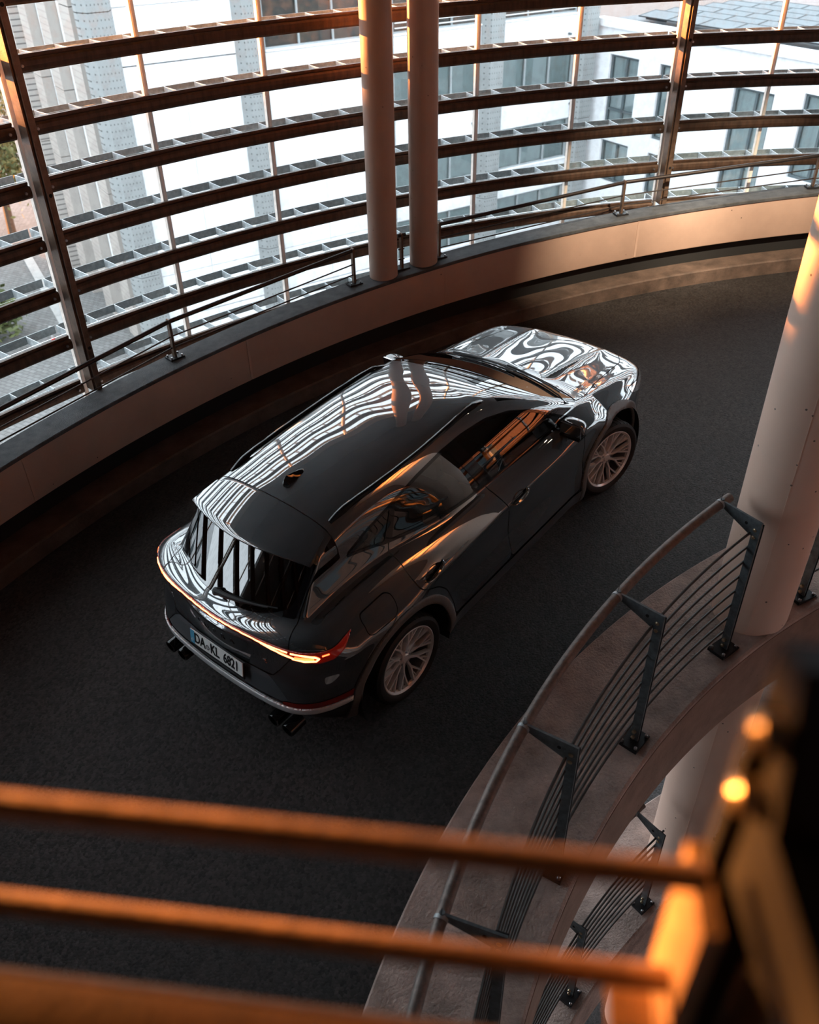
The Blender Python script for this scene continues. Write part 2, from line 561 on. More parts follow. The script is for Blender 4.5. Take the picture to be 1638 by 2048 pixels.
BAYS = [-9, -8, -7, -6, -5, -4, -3, -2, -1, 0, 1, 2, 3, 4]
for b in BAYS:
    c = POST0 + PITCH * (b + .5)                    # bay centre
    near = 60 < c < 175
    zlow = ZR(min(c + PITCH / 2, 214)) + .5
    # post on the low-angle side of the bay (double flat with a seam)
    pa = POST0 + PITCH * b
    zb = ZR(pa) + (.84 if -72 < pa < 214 else 0)
    d, tn = pol(1, pa, 0), pol(1, pa + 90, 0)
    post = MB().box(pol(10.585, pa, (zb + CEIL_Z) / 2), (.135, .052, CEIL_Z - zb), [d, tn, (0, 0, 1)]).obj('post', 'post_steel', facade)
    MB().box(pol(10.600, pa, (zb + CEIL_Z) / 2) + tn * .037, (.115, .016, CEIL_Z - zb), [d, tn, (0, 0, 1)]).obj('post_flat', 'post_steel', post)
    if near:
        for zz in np.arange(zb + .42, CEIL_Z, 1.31):
            q = pol(10.5165, pa, zz)
            MB().cyl(q, q + d * .012, .016, 10).obj('bolt_hole', 'hole_black', post)
    for lv in range(-3, 12):
        z = RAIL_TOP0 - RAIL_DZ * lv
        if z > CEIL_Z - .02 or z < zlow - .15 and z < ZR(max(min(c - PITCH / 2, 214), -72)) + .5:
            continue
        if z < ZR(max(min(c, 214), -72)) - .4:
            continue
        inst('rail', rail_me, c, z, facade)
        if near:
            inst('rail_bolt', rail_end_me, c, z, facade)
        g = inst('grating', grate_me, c, z, facade)
        if near:
            for k in range(13):
                r_ = bpy.data.objects.new('rung', rung_me)
                COL.objects.link(r_)
                r_.rotation_euler = (0, 0, math.radians(-PITCH / 2 + PITCH / 12 * k))
                r_.parent = g
        for k in (-1, 0, 1):
            p_ = inst('pane', pane_me, c + k * PITCH / 3, z, facade)
            if near:
                q_ = bpy.data.objects.new('glass_fixing', disc_me)
                COL.objects.link(q_)
                q_.rotation_euler = (0, 0, math.radians(3.06 - .7))
                q_.parent = p_
    for k in (0, 1, 2):
        mo = inst('mullion', mull_me, pa + k * PITCH / 3, (zlow - .6 + CEIL_Z) / 2, facade)
        mo.scale = (1, 1, CEIL_Z - zlow + .6)

# ---------------------------------------------------------------- handrail on the outer parapet
def cope(deg):
    return ZR(deg) + .856
H_POST = .375
plate_me = MB().box((0, 0, .009), (.11, .15, .018)).mesh('base_plate'); mset(plate_me, 'base_plate_steel')
hpost = MB().prism([(-.012, .0), (.012, .0), (.012, H_POST), (.006, H_POST + .014), (-.006, H_POST + .014), (-.012, H_POST)], 1, -.022, .022)
hpost_me = hpost.mesh('post'); mset(hpost_me, 'post_steel')
bolt_me = MB().cyl((0, 0, .018), (0, 0, .034), .009, 8).mesh('bolt'); mset(bolt_me, 'bolt_zinc')
def parapet_rail(degs, label, first_stub, last_stub):
    c = pol(10.42, sum(degs) / len(degs), cope(sum(degs) / len(degs)))
    t = empty('parapet_handrail', c)
    tag(t, label, 'handrail')
    tw = Matrix.Translation(-Vector(c))
    for a in degs:
        p = pol(10.42, a, cope(a)) - c
        po = link('post', hpost_me, None, t)
        po.location = p
        # thin side along the rail, tangent direction
        po.rotation_euler = (0, 0, math.radians(a + 90))
        bp_ = link('base_plate', plate_me, None, po)
        bp_.rotation_euler = (0, KR / 10.42 * -1 * 0, PI / 2)
        for sx in (-1, 1):
            for sy in (-1, 1):
                bo = link('bolt', bolt_me, None, po)
                bo.location = (sx * .055, sy * .038, 0)
    ext = list(degs)
    for i in range(len(ext) - 1):
        a, b = ext[i], ext[i + 1]
        P = lambda an, h: pol(10.42, an, cope(an) + h) - c
        MB().cyl(P(a, H_POST - .012), P(b, H_POST - .012), .021, 14).obj('top_tube', 'dark_tube', t, True)
        MB().cyl(P(a, .215), P(b, .215), .0075, 8).obj('rod', 'dark_tube', t, True)
        MB().cyl(P(a, .105), P(b, .105), .0075, 8).obj('rod', 'dark_tube', t, True)
    return t
parapet_rail([157.9, 146.25, 134.6, 122.98], 'dark steel handrail on the outer parapet, left of the pair of columns', 0, 0)
parapet_rail([117.2, 104.6, 91.8, 79.2, 66.6], 'dark steel handrail on the outer parapet, right of the pair of columns', 0, 0)
# the lone post between the two columns
c = pol(10.42, 119.75, cope(119.75))
t = empty('handrail_post', c)
tag(t, 'short dark handrail post with tube stubs between the pair of columns', 'post')
po = link('post', hpost_me, None, t); po.rotation_euler = (0, 0, math.radians(119.75 + 90))
bp_ = link('base_plate', plate_me, None, t); bp_.rotation_euler = (0, 0, math.radians(119.75))
tn = pol(1, 209.75, 0)
for h, r_, L_ in ((H_POST - .012, .021, .05), (.215, .0075, .035), (.105, .0075, .035)):
    MB().cyl(tn * -L_ + np.array((0, 0, h)), tn * L_ + np.array((0, 0, h)), r_, 12).obj('tube_stub', 'dark_tube', t, True)

# ---------------------------------------------------------------- inner railing of the ramp
def inner_railing(posts, dz, label, a_from, a_to, name='inner_railing', gap=None):
    c = pol(5.1, (a_from + a_to) / 2, ZR((a_from + a_to) / 2) + dz + .12)
    t = empty(name, c)
    tag(t, label, 'railing')
    P = lambda r, an, h: pol(r, an, ZR(an) + dz + h) - c
    for a in posts:
        d, tn = pol(1, a, 0), pol(1, a + 90, 0)
        ax = [d, tn, (0, 0, 1)]
        base = P(5.105, a, .12)
        # two flats side by side, leaning a little towards the well
        po = MB().box(base + np.array((0, 0, .545)) - d * .0, (.055, .014, 1.07), ax).obj('post', 'railing_post', t)
        MB().box(base + np.array((0, 0, .545)) - tn * .013, (.062, .006, 1.09), ax).obj('post_flat', 'base_plate_steel', po)
        # tapering bracket reaching out to the handrail
        top = base + np.array((0, 0, 1.085))
        mb = MB()
        V = []
        for s in (-.007, .007):
            for (u, w) in ((-.03, .03), (.265, .035), (.275, .0), (.03, -.09), (-.03, -.09)):
                V.append(top + d * u + tn * (s + .012) + np.array((0, 0, w)))
        mb.add(V, [(4, 3, 2, 1, 0), (5, 6, 7, 8, 9), (0, 1, 6, 5), (1, 2, 7, 6), (2, 3, 8, 7), (3, 4, 9, 8), (4, 0, 5, 9)])
        br = mb.obj('bracket', 'railing_post', po)
        MB().cyl(top + d * .07 - tn * .0 + np.array((0, 0, -.02)), top + d * .07 + tn * .021 + np.array((0, 0, -.02)), .011, 10).obj('bolt_hole', 'hole_black', br)
        for h in (1.045, .99):
            q = base + np.array((0, 0, h)) + d * .004
            MB().tube([q + tn * .006, q + tn * .022, q + tn * .026], [.013, .013, .007], 10).obj('bolt', 'bolt_brass', po, True)
        for h in (.10, .05):
            q = base + np.array((0, 0, h)) + d * .004
            MB().tube([q + tn * .006, q + tn * .022, q + tn * .026], [.013, .013, .007], 10).obj('bolt', 'bolt_brass', po, True)
        MB().box(base + np.array((0, 0, .012)), (.13, .17, .024), ax).obj('base_plate', 'base_plate_steel', po)
        for sx in (-1, 1):
            for sy in (-1, 1):
                q = base + d * sx * .048 + tn * sy * .066 + np.array((0, 0, .024))
                MB().tube([q, q + np.array((0, 0, .014)), q + np.array((0, 0, .018))], [.011, .011, .006], 8).obj('bolt', 'bolt_zinc', po, True)
        if gap is None or abs(a - gap[0]) > .01:
            # little stub carrying the handrail
            MB().cyl(top + d * .268 + tn * .012 + np.array((0, 0, .01)), top + d * .268 + tn * .012 + np.array((0, 0, .045)), .013, 10).obj('stub', 'railing_post', po, True)
    spans = []
    if gap:
        spans = [(a_from, gap[0] - .9), (gap[1] + .9, a_to)]
    else:
        spans = [(a_from, a_to)]
    for (s0, s1) in spans:
        n = max(3, int(abs(s1 - s0) / 1.2))
        A = np.linspace(s0, s1, n)
        MB().tube([P(5.375, a, 1.215) for a in A], .0305, 16).obj('handrail', 'handrail_tube', t, True)
    b_spans = [(a_from, gap[0] - .25), (gap[1] + .25, a_to)] if gap else [(a_from, a_to)]
    for (s0, s1) in b_spans:
        n = max(3, int(abs(s1 - s0) / 1.2))
        A = np.linspace(s0, s1, n)
        for k in range(8):
            h = .272 + .1228 * k
            MB().tube([P(5.135, a, h) for a in A], .0085, 8).obj('bar', 'railing_bar', t, True)
    # clamp rings on the handrail joints
    for a in posts:
        if gap and gap[0] - .5 < a < gap[1] + .5:
            continue
        MB().tube([P(5.375, a + .35, 1.215), P(5.375, a + .15, 1.215)], .0335, 16).obj('clamp_ring', 'galvanised', t, True)
        q = P(5.375, a + .25, 1.215)
        MB().tube([q + np.array((0, 0, .03)), q + np.array((.004, .002, .085))], .0016, 5).obj('cable_tie', 'dark_tube', t)
    return t

# angles run from the near end (high) to the far end (low)
def railing_split(posts, dz, label, a_from, a_to, g0, g1):
    return inner_railing(posts, dz, label, a_from, a_to)
inner_railing([169.8, 158.85, 147.9, 136.9, 125.95], 0.0, 'grey steel railing with eight bars and handrail on the inner ramp edge beside the car', 173.0, 125.2)
inner_railing([117.4, 106.4, 95.4, 84.4], 0.0, 'grey steel railing on the inner ramp edge right behind the thick column', 117.9, 80.0, 'inner_railing')
inner_railing([150, 139, 127.5], DZL, 'steel railing of the lower ramp turn left of the thick column, seen down the well', 158.0, 126.6, 'lower_railing')
inner_railing([116.2, 105.2, 94.2], DZL, 'steel railing of the lower ramp turn right of the thick column, seen down the well', 116.7, 84.0, 'lower_railing')

# ---------------------------------------------------------------- unseen fill spots added under the roof to brighten the far right parapet
pmat('fill_spot_housing', (0.5, 0.5, 0.5), .4)
pmat('fill_spot_lens', (1, 1, 1), .3, emit=(1.0, .84, .62), estr=12.0)
for LA, where in ((104.0, 'nearer the pair of columns'), (96.0, 'nearer the thick column')):
    lp = pol(6.9, LA, CEIL_Z)
    fill_o = empty('fill_spot', lp)
    tag(fill_o, 'unseen fill spot added under the roof to brighten the outer parapet, ' + where, 'lamp', 'fill spots added above the ramp')
    aim = Vector(tuple(pol(R_PAR, LA, ZR(LA) + .62) - (lp - np.array((0, 0, .14))))).normalized()
    q0 = np.array((0, 0, -.14))
    av = np.array(aim)
    MB().cyl((0, 0, 0), (0, 0, -.13), .012, 10).obj('stem', 'fill_spot_housing', fill_o, True)
    MB().tube([q0 - av * .09, q0 + av * .05], [.045, .060], 20).obj('housing', 'fill_spot_housing', fill_o, True, 40)
    MB().tube([q0 + av * .0505, q0 + av * .053], .052, 20).obj('lens', 'fill_spot_lens', fill_o)
    al = bpy.data.lights.new('fill_spot_light', 'SPOT')
    al.energy = 1600
    al.color = (1.0, .84, .62)
    al.spot_size = math.radians(34)
    al.spot_blend = 1.0
    al.shadow_soft_size = .05
    alo = bpy.data.objects.new('fill_source', al)
    COL.objects.link(alo)
    alo.parent = fill_o
    alo.location = tuple(q0 + av * .06)
    alo.rotation_euler = (-aim).to_track_quat('Z', 'Y').to_euler()

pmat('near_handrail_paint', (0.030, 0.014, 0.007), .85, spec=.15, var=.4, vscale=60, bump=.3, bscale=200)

# ================================================================ outside: plaza, buildings, trees
GZ = -4.0
def perf_mat(name, col, dot, scale=7.5, rad=.16):
    """painted sheet with a grid of small punched holes"""
    m, nt, out = _nodes(name)
    b = nt.nodes.new('ShaderNodeBsdfPrincipled')
    nt.links.new(b.outputs[0], out.inputs[0])
    b.inputs['Roughness'].default_value = .6
    tc = nt.nodes.new('ShaderNodeTexCoord')
    sx = nt.nodes.new('ShaderNodeSeparateXYZ')
    nt.links.new(tc.outputs['Object'], sx.inputs[0])
    def frac(sock, sc):
        a = nt.nodes.new('ShaderNodeMath'); a.operation = 'MULTIPLY'; a.inputs[1].default_value = sc
        nt.links.new(sock, a.inputs[0])
        f = nt.nodes.new('ShaderNodeMath'); f.operation = 'FRACT'
        nt.links.new(a.outputs[0], f.inputs[0])
        s = nt.nodes.new('ShaderNodeMath'); s.operation = 'SUBTRACT'; s.inputs[1].default_value = .5
        nt.links.new(f.outputs[0], s.inputs[0])
        p = nt.nodes.new('ShaderNodeMath'); p.operation = 'MULTIPLY'
        nt.links.new(s.outputs[0], p.inputs[0]); nt.links.new(s.outputs[0], p.inputs[1])
        return p.outputs[0]
    a = nt.nodes.new('ShaderNodeMath'); a.operation = 'ADD'
    nt.links.new(frac(sx.outputs['X'], scale * .8), a.inputs[0])
    nt.links.new(frac(sx.outputs['Z'], scale * .45), a.inputs[1])
    lt = nt.nodes.new('ShaderNodeMath'); lt.operation = 'LESS_THAN'; lt.inputs[1].default_value = rad * rad
    nt.links.new(a.outputs[0], lt.inputs[0])
    mx = nt.nodes.new('ShaderNodeMix'); mx.data_type = 'RGBA'
    mx.inputs[6].default_value = (*col, 1); mx.inputs[7].default_value = (*dot, 1)
    nt.links.new(lt.outputs[0], mx.inputs[0])
    nt.links.new(mx.outputs[2], b.inputs['Base Color'])
    MATS[name] = m
def stripe_mat(name, c1, c2, scale, axis='X', rough=.6):
    m, nt, out = _nodes(name)
    b = nt.nodes.new('ShaderNodeBsdfPrincipled')
    nt.links.new(b.outputs[0], out.inputs[0])
    b.inputs['Roughness'].default_value = rough
    tc = nt.nodes.new('ShaderNodeTexCoord')
    w = nt.nodes.new('ShaderNodeTexWave')
    w.wave_type = 'BANDS'
    w.bands_direction = axis
    w.inputs['Scale'].default_value = scale
    w.inputs['Distortion'].default_value = .6
    w.inputs['Detail Scale'].default_value = .4
    nt.links.new(tc.outputs['Object'], w.inputs['Vector'])
    r = nt.nodes.new('ShaderNodeValToRGB')
    r.color_ramp.elements[0].color = (*c1, 1)
    r.color_ramp.elements[1].color = (*c2, 1)
    nt.links.new(w.outputs['Fac'], r.inputs[0])
    nt.links.new(r.outputs[0], b.inputs['Base Color'])
    MATS[name] = m
def paving_mat():
    m, nt, out = _nodes('paving')
    b = nt.nodes.new('ShaderNodeBsdfPrincipled')
    nt.links.new(b.outputs[0], out.inputs[0])
    b.inputs['Roughness'].default_value = .8
    tc = nt.nodes.new('ShaderNodeTexCoord')
    mp = nt.nodes.new('ShaderNodeMapping')
    mp.inputs['Rotation'].default_value = (0, 0, math.radians(28))
    nt.links.new(tc.outputs['Object'], mp.inputs[0])
    br = nt.nodes.new('ShaderNodeTexBrick')
    br.inputs['Color1'].default_value = (.17, .168, .165, 1)
    br.inputs['Color2'].default_value = (.125, .123, .12, 1)
    br.inputs['Mortar'].default_value = (.05, .05, .05, 1)
    br.inputs['Scale'].default_value = 1.0
    br.inputs['Mortar Size'].default_value = .012
    br.inputs['Brick Width'].default_value = .30
    br.inputs['Row Height'].default_value = .20
    nt.links.new(mp.outputs[0], br.inputs['Vector'])
    nt.links.new(br.outputs['Color'], b.inputs['Base Color'])
    MATS['paving'] = m
paving_mat()
pmat('facade_white', (0.80, 0.82, 0.84), .55, var=.05, vscale=.5)
pmat('facade_white_b', (0.82, 0.83, 0.85), .6, var=.04, vscale=.4)
perf_mat('perforated_grey', (0.27, 0.285, 0.285), (.09, .095, .095), 10.0, .13)
perf_mat('perforated_cream', (0.38, 0.345, 0.315), (.12, .105, .10), 10.0, .13)
pmat('sill_white', (0.84, 0.86, 0.88), .5)
pmat('frame_grey', (0.30, 0.33, 0.34), .5)
pmat('frame_dark', (0.085, 0.11, 0.12), .45)
stripe_mat('vertical_blinds', (.20, .23, .24), (.60, .64, .65), 5.0, 'X')
stripe_mat('horizontal_blinds', (.34, .38, .39), (.60, .64, .65), 7.0, 'Z')
pmat('curtain_pale', (0.55, 0.58, 0.60), .7, var=.2, vscale=2, stretch=(3, 3, .2))
pmat('window_reflection', (0.20, 0.12, 0.085), .5, var=.7, vscale=1.6, col2=(.05, .05, .055))  # warm brick reflections of the upper windows, painted as mottled brown
glassmat('office_glass', (.86, .9, .9), .9, 0, ior=1.35)
pmat('roof_grey', (0.18, 0.19, 0.20), .8, var=.2, vscale=1)
pmat('solar_blue', (0.10, 0.125, 0.14), .5, metal=.1, var=.1, vscale=2)
pmat('solar_frame', (0.04, 0.045, 0.05), .4, metal=.5)
pmat('lane_white', (0.36, 0.36, 0.35), .8, var=.15, vscale=3)
pmat('barrier_red', (0.55, 0.03, 0.03), .5)
pmat('bark', (0.09, 0.065, 0.045), .9, var=.4, vscale=12)
def leaf_mat():
    m, nt, out = _nodes('leaves')
    b = nt.nodes.new('ShaderNodeBsdfPrincipled')
    nt.links.new(b.outputs[0], out.inputs[0])
    b.inputs['Roughness'].default_value = .6
    tc = nt.nodes.new('ShaderNodeTexCoord')
    n = nt.nodes.new('ShaderNodeTexNoise')
    n.inputs['Scale'].default_value = 1.6
    nt.links.new(tc.outputs['Object'], n.inputs['Vector'])
    r = nt.nodes.new('ShaderNodeValToRGB')
    r.color_ramp.elements[0].color = (.035, .06, .018, 1)
    r.color_ramp.elements[1].color = (.15, .16, .055, 1)
    nt.links.new(n.outputs['Fac'], r.inputs[0])
    nt.links.new(r.outputs[0], b.inputs['Base Color'])
    MATS['leaves'] = m
leaf_mat()

ground = MB().box((CAM[0] - 5, CAM[1] + 40, GZ - .1), (190, 190, .2)).obj('ground', 'paving')
tag(ground, 'grey paved plaza below the tower', 'plaza', kind='structure')

T_A = np.array([.8389, .5443, 0]); N_A = np.array([.5443, -.8389, 0])
T_B = np.array([.5443, -.8389, 0]); N_B = np.array([-.8389, -.5443, 0])
T_C = np.array([-.5443, .8389, 0]); N_C = np.array([-.8389, -.5443, 0])
PA = np.array([CAM[0] - 9.9, CAM[1] + 32.3, 0])
PB = PA + T_A * 22.3

class Frame:
    """local frame of a facade: x along it, y out of it, z up; objects live in a rotated empty"""
    def __init__(self, name, p, t, n, label, cat):
        self.e = empty(name, (p[0], p[1], GZ))
        m = Matrix.Identity(4)
        for i in range(3):
            m[i][0] = t[i]; m[i][1] = n[i]
        m[2][2] = 1
        for i, v in enumerate((p[0], p[1], GZ)):
            m[i][3] = v
        self.e.matrix_world = m
        tag(self.e, label, cat)
    def box(self, name, mat, s0, s1, d0, d1, z0, z1, parent=None):
        return MB().box(((s0 + s1) / 2, (d0 + d1) / 2, (z0 + z1) / 2 - GZ), (s1 - s0, d1 - d0, z1 - z0)).obj(name, mat, parent or self.e)

def window(fr, s0, s1, z0, z1, inner, frame='frame_grey', bars=(), fw=.07, depth=.14, mid=None):
    """framed window set back into the facade: frame, backing blind, pane"""
    mb = MB()
    D = -depth
    for (a, b, c, d) in ((s0, s1, z0, z0 + fw), (s0, s1, z1 - fw, z1), (s0, s0 + fw, z0 + fw, z1 - fw), (s1 - fw, s1, z0 + fw, z1 - fw)):
        mb.box(((a + b) / 2, D + .03, (c + d) / 2 - GZ), (b - a, .09, d - c))
    for x in bars:
        mb.box((x, D + .03, (z0 + z1) / 2 - GZ), (fw, .09, z1 - z0 - 2 * fw))
    if mid is not None:
        mb.box(((s0 + s1) / 2, D + .03, mid - GZ), (s1 - s0 - 2 * fw, .09, fw))
    w = mb.obj('window', frame, fr.e)
    fr.box('blind', inner, s0 + fw, s1 - fw, D - .10, D - .06, z0 + fw, z1 - fw, w)  # in the upper office windows this sheet carries the painted reflection
    fr.box('pane', 'office_glass', s0 + fw, s1 - fw, D + .0, D + .012, z0 + fw, z1 - fw, w)
    return w

# ---- white office block facing the tower
A = Frame('office_building', PA, T_A, N_A, 'white office block with grey perforated pilasters and banded windows opposite the tower', 'building')
PILA = [0.0, 5.3, 10.8, 16.3, 21.6]
TOPA = 17.0
A.box('core_wall', 'facade_white', 1.0, 22.3, -12.0, -.32, GZ, TOPA)
def pilaster(fr, s, w0=1.15, w1=.70, dep=.42, mat='perforated_grey'):
    zs = [GZ, -.65, 2.05, 5.08, 8.11, 11.14, TOPA]
    for z0, z1 in zip(zs[:-1], zs[1:]):
        pl = [(s - w0 / 2, -.30), (s + w0 / 2, -.30), (s + w0 / 2, .02), (s + w1 / 2, dep), (s - w1 / 2, dep), (s - w0 / 2, .02)]
        MB().prism(pl, 2, z0 - GZ + .012, z1 - GZ - .012).obj('pilaster', mat, fr.e)
for s in PILA:
    pilaster(A, s)
SILLS = [6.40 + 3.03 * k for k in range(-3, 4)]
for i in range(4):
    s0, s1 = PILA[i] + .575, PILA[i + 1] - .575
    for k, sz in enumerate(SILLS):
        has = (i >= 2) or (i == 1 and sz > 6.3)
        lo = sz - 1.28
        if k == 0:
            lo = GZ
        if has:
            A.box('wall_panel', 'facade_white', s0, s1, -.31, 0, lo, sz - .07)
            A.box('window_sill', 'sill_white', s0, s1, -.31, .06, sz - .055, sz)
            n = 3
            xs = [s0 + (s1 - s0) * j / n for j in range(1, n)]
            inner = 'window_reflection' if sz > 6.3 else ('vertical_blinds' if sz > 3 else 'horizontal_blinds')
            w = window(A, s0, s1, sz, sz + 1.75, inner, 'frame_grey', xs)
            if sz > 6.3 and i >= 2:
                for hz in (.18, .36, .54):
                    A.box('balustrade_bar', 'sill_white', s0 + .1, s1 - .1, -.02, .01, sz + hz, sz + hz + .035, w)
        else:
            m = (s0 + s1) / 2
            for (za, zb) in ((lo, sz - .015), (sz + .015, sz + 1.75)):
                A.box('wall_panel', 'facade_white', s0, m - .008, -.31, 0, za + .01, zb - .01)
                A.box('wall_panel', 'facade_white', m + .008, s1, -.31, 0, za + .01, zb - .01)
# small wall vents and lamps on the white panels
for (s, z) in ((16.0, 5.65), (15.4, 2.6), (20.6, 5.6), (21.0, 2.7)):
    mb = MB().cyl((s, 0, z - GZ), (s, .16, z - GZ), .05, 10)
    mb.obj('wall_vent', 'frame_dark', A.e, True)

# ---- its side wing running away to the left: closely spaced perforated fins
class Wing(Frame):
    def __init__(self, p, t, n, host):
        m = Matrix.Identity(4)
        for i in range(3):
            m[i][0] = t[i]; m[i][1] = n[i]
        for i, v in enumerate((p[0], p[1], GZ)):
            m[i][3] = v
        self.loc = host.e.matrix_world.inverted() @ m
        self.e = host.e
    def box(self, name, mat, s0, s1, d0, d1, z0, z1, parent=None):
        o = Frame.box(self, name, mat, s0, s1, d0, d1, z0, z1, parent)
        o.matrix_local = self.loc
        return o
Cw = Wing(PA + T_C * .6, T_C, N_C, A)
Cw.box('core_wall', 'facade_white', .0, 12.6, -1.0, -.32, GZ, 11.0)
for k in range(4):
    s = 1.5 + 3.1 * k
    for z0, z1 in ((GZ, 2.0), (2.03, 5.06), (5.09, 8.10), (8.13, 11.0)):
        Cw.box('fin', 'perforated_cream', s - .62, s + .62, -.30, .40, z0, z1)
    for z in (-.2, 2.8, 5.8, 8.8):
        Cw.box('slit_window', 'frame_dark', s + .80, s + 1.45, -.32, -.27, z, z + 1.6)
        Cw.box('window_frame', 'frame_grey', s + 1.10, s + 1.16, -.27, -.22, z, z + 1.6)
        Cw.box('wall_panel', 'facade_white', s + 1.50, s + 2.45, -.31, .0, z - 1.4, z + 1.59)

# ---- low modern building on the right with solar roof
B = Frame('modern_building', PB, T_B, N_B, 'low white modern building with dark framed tall windows behind the right of the facade', 'building')
ROOF = 6.1
LB = 26.0
B.box('core_wall', 'facade_white_b', 0, LB, -16, -.28, GZ, ROOF - .3)
wins = [(1.0, 2.75), (4.0, 5.35), (8.0, 9.9), (11.2, 12.8), (14.6, 16.2), (18.0, 19.6)]
edges = [0.0]
for a, b in wins:
    edges += [a, b]
edges.append(LB)
for i in range(0, len(edges), 2):
    B.box('wall_panel', 'facade_white_b', edges[i] + .006, edges[i + 1] - .006, -.28, 0, GZ, ROOF - .3)
for j, (a, b) in enumerate(wins):
    top = 4.75 - (.25 if j == 2 else 0)
    bands = [(GZ, -.65, 0), (-.65, 1.15, 1), (1.15, 1.75, 0), (1.75, top, 1), (top, ROOF - .3, 0)]
    if j in (2,):
        bands = [(GZ, -2.2, 0), (-2.2, top, 1), (top, ROOF - .3, 0)]
    for z0, z1, isw in bands:
        if isw:
            mx = a + (b - a) * .55
            window(B, a, b, z0, z1, 'curtain_pale', 'frame_dark', (mx,), .10, .18, z0 + .75)
        else:
            B.box('wall_panel', 'facade_white_b', a, b, -.28, 0, z0 + .006, z1 - .006)
# roof edge, roof surface
B.box('roof_edge', 'sill_white', -.1, LB, -.45, .10, ROOF - .3, ROOF)
B.box('roof', 'roof_grey', 0, LB, -16, -.45, ROOF - .3, ROOF - .12)
mb = MB().cyl((5.0, 0, ROOF - .95 - GZ), (5.0, .22, ROOF - .95 - GZ), .10, 12)
mb.obj('wall_lamp', 'frame_dark', B.e, True)
# solar panels, each a thing of its own
Rb = np.array([T_B, N_B, (0, 0, 1)])
pan = MB().box((0, 0, 0), (1.62, 1.02, .04)).mesh('cell_sheet'); mset(pan, 'solar_blue')
pfr = MB()
for (x, y, sx, sy) in ((0, .515, 1.66, .03), (0, -.515, 1.66, .03), (.82, 0, .03, 1.06), (-.82, 0, .03, 1.06)):
    pfr.box((x, y, .004), (sx, sy, .05))
pfr = pfr.mesh('panel_frame'); mset(pfr, 'solar_frame')
rank = ['first', 'second', 'third', 'fourth', 'fifth', 'sixth', 'seventh', 'eighth', 'ninth', 'tenth']
tilt = math.radians(8)
for r in range(6):
    for c in range(9):
        s = 2.2 + c * 1.70 - (r % 2) * 0
        d = -1.6 - r * 1.25
        p = PB + T_B * s + N_B * d
        o = empty('solar_panel', (p[0], p[1], ROOF + .16))
        o.rotation_euler = (Matrix(((T_B[0], N_B[0], 0), (T_B[1], N_B[1], 0), (0, 0, 1))).to_4x4() @ Matrix.Rotation(tilt, 4, 'X')).to_euler()
        tag(o, '%s solar panel from the left in the %s row from the roof edge' % (rank[c], rank[r]), 'solar panel', 'solar panels on the low roof')
        a_ = link('cell_sheet', pan, None, o)
        b_ = link('panel_frame', pfr, None, o)
        MB().box((0, -.3, -.08), (1.2, .04, .14)).obj('panel_stand', 'solar_frame', o) if r == 0 and c == 0 else None

# ---- plaza details
def gpt(rx, ry):
    return np.array([CAM[0] + rx, CAM[1] + ry, GZ])
def strip_line(p, q, w, label, name='kerb_line'):
    p, q = np.array(p), np.array(q)
    t = (q - p) / np.linalg.norm(q - p)
    n = np.array([-t[1], t[0], 0])
    L = np.linalg.norm(q - p)
    e = empty(name, p)
    tag(e, label, 'kerb')
    k = 0
    s = 0
    while s < L:
        l = min(1.0, L - s)
        c = t * (s + l / 2)
        MB().box(c + np.array((0, 0, .02)), (l - .015, w, .05), [t, n, (0, 0, 1)]).obj('kerb_stone', 'lane_white', e)
        s += 1.0
strip_line(gpt(-19.5, 44.0), gpt(-10.8, 28.0), .45, 'pale stone kerb line across the paved plaza')
strip_line(gpt(-17.2, 33.0), gpt(-14.6, 26.5), .14, 'thin white line on the plaza near the parapet corner', 'white_line')
e = empty('barrier_post', gpt(-14.4, 32.9))
tag(e, 'small white barrier post with two red bands on the plaza', 'post')
MB().tube([(0, 0, 0), (0, 0, .95)], .07, 12).obj('post', 'lane_white', e, True)
for z in (.40, .78):
    MB().tube([(0, 0, z - .08), (0, 0, z + .08)], .075, 12).obj('band', 'barrier_red', e, True)

def tree(loc, h, rad, label, seed, nleaf=5200):
    rg = np.random.default_rng(seed)
    e = empty('tree', loc)
    tag(e, label, 'tree')
    mb = MB()
    mb.tube([(0, 0, 0), (.1, .05, h * .3), (.0, .1, h * .6), (.1, .1, h * .85)], [.22, .17, .11, .03], 8)
    for k in range(9):
        a = 2 * PI * k / 9 + rg.random()
        z0 = h * (.3 + .05 * k)
        mb.tube([(0.05, 0.05, z0), (math.cos(a) * rad * .4, math.sin(a) * rad * .4, z0 + h * .1), (math.cos(a) * rad * .75, math.sin(a) * rad * .75, z0 + h * .2)], [.08, .05, .015], 5)
    mb.obj('trunk', 'bark', e)
    # clumps of leaves
    C0 = []
    for k in range(34):
        u = rg.normal(size=3); u /= np.linalg.norm(u)
        q = u * np.array([rad, rad, h * .36]) * rg.random() ** .4
        C0.append(q + np.array([0, 0, h * .62]))
    C0 = np.array(C0)
    ci = rg.integers(0, len(C0), nleaf)
    P = C0[ci] + rg.normal(size=(nleaf, 3)) * rad * .22
    U = rg.normal(size=(nleaf, 3)); U /= np.linalg.norm(U, axis=1)[:, None]
    W = rg.normal(size=(nleaf, 3)); W -= U * np.einsum('ij,ij->i', U, W)[:, None]; W /= np.linalg.norm(W, axis=1)[:, None]
    s = .10 + .09 * rg.random(nleaf)
    V = np.stack([P - U * s[:, None], P + W * s[:, None] * .55, P + U * s[:, None], P - W * s[:, None] * .55], 1).reshape(-1, 3)
    F = np.arange(nleaf * 4).reshape(-1, 4)
    me = mkmesh('crown', V, F)
    o = link('crown', me, 'leaves', e)
    tag(o, kind='stuff')
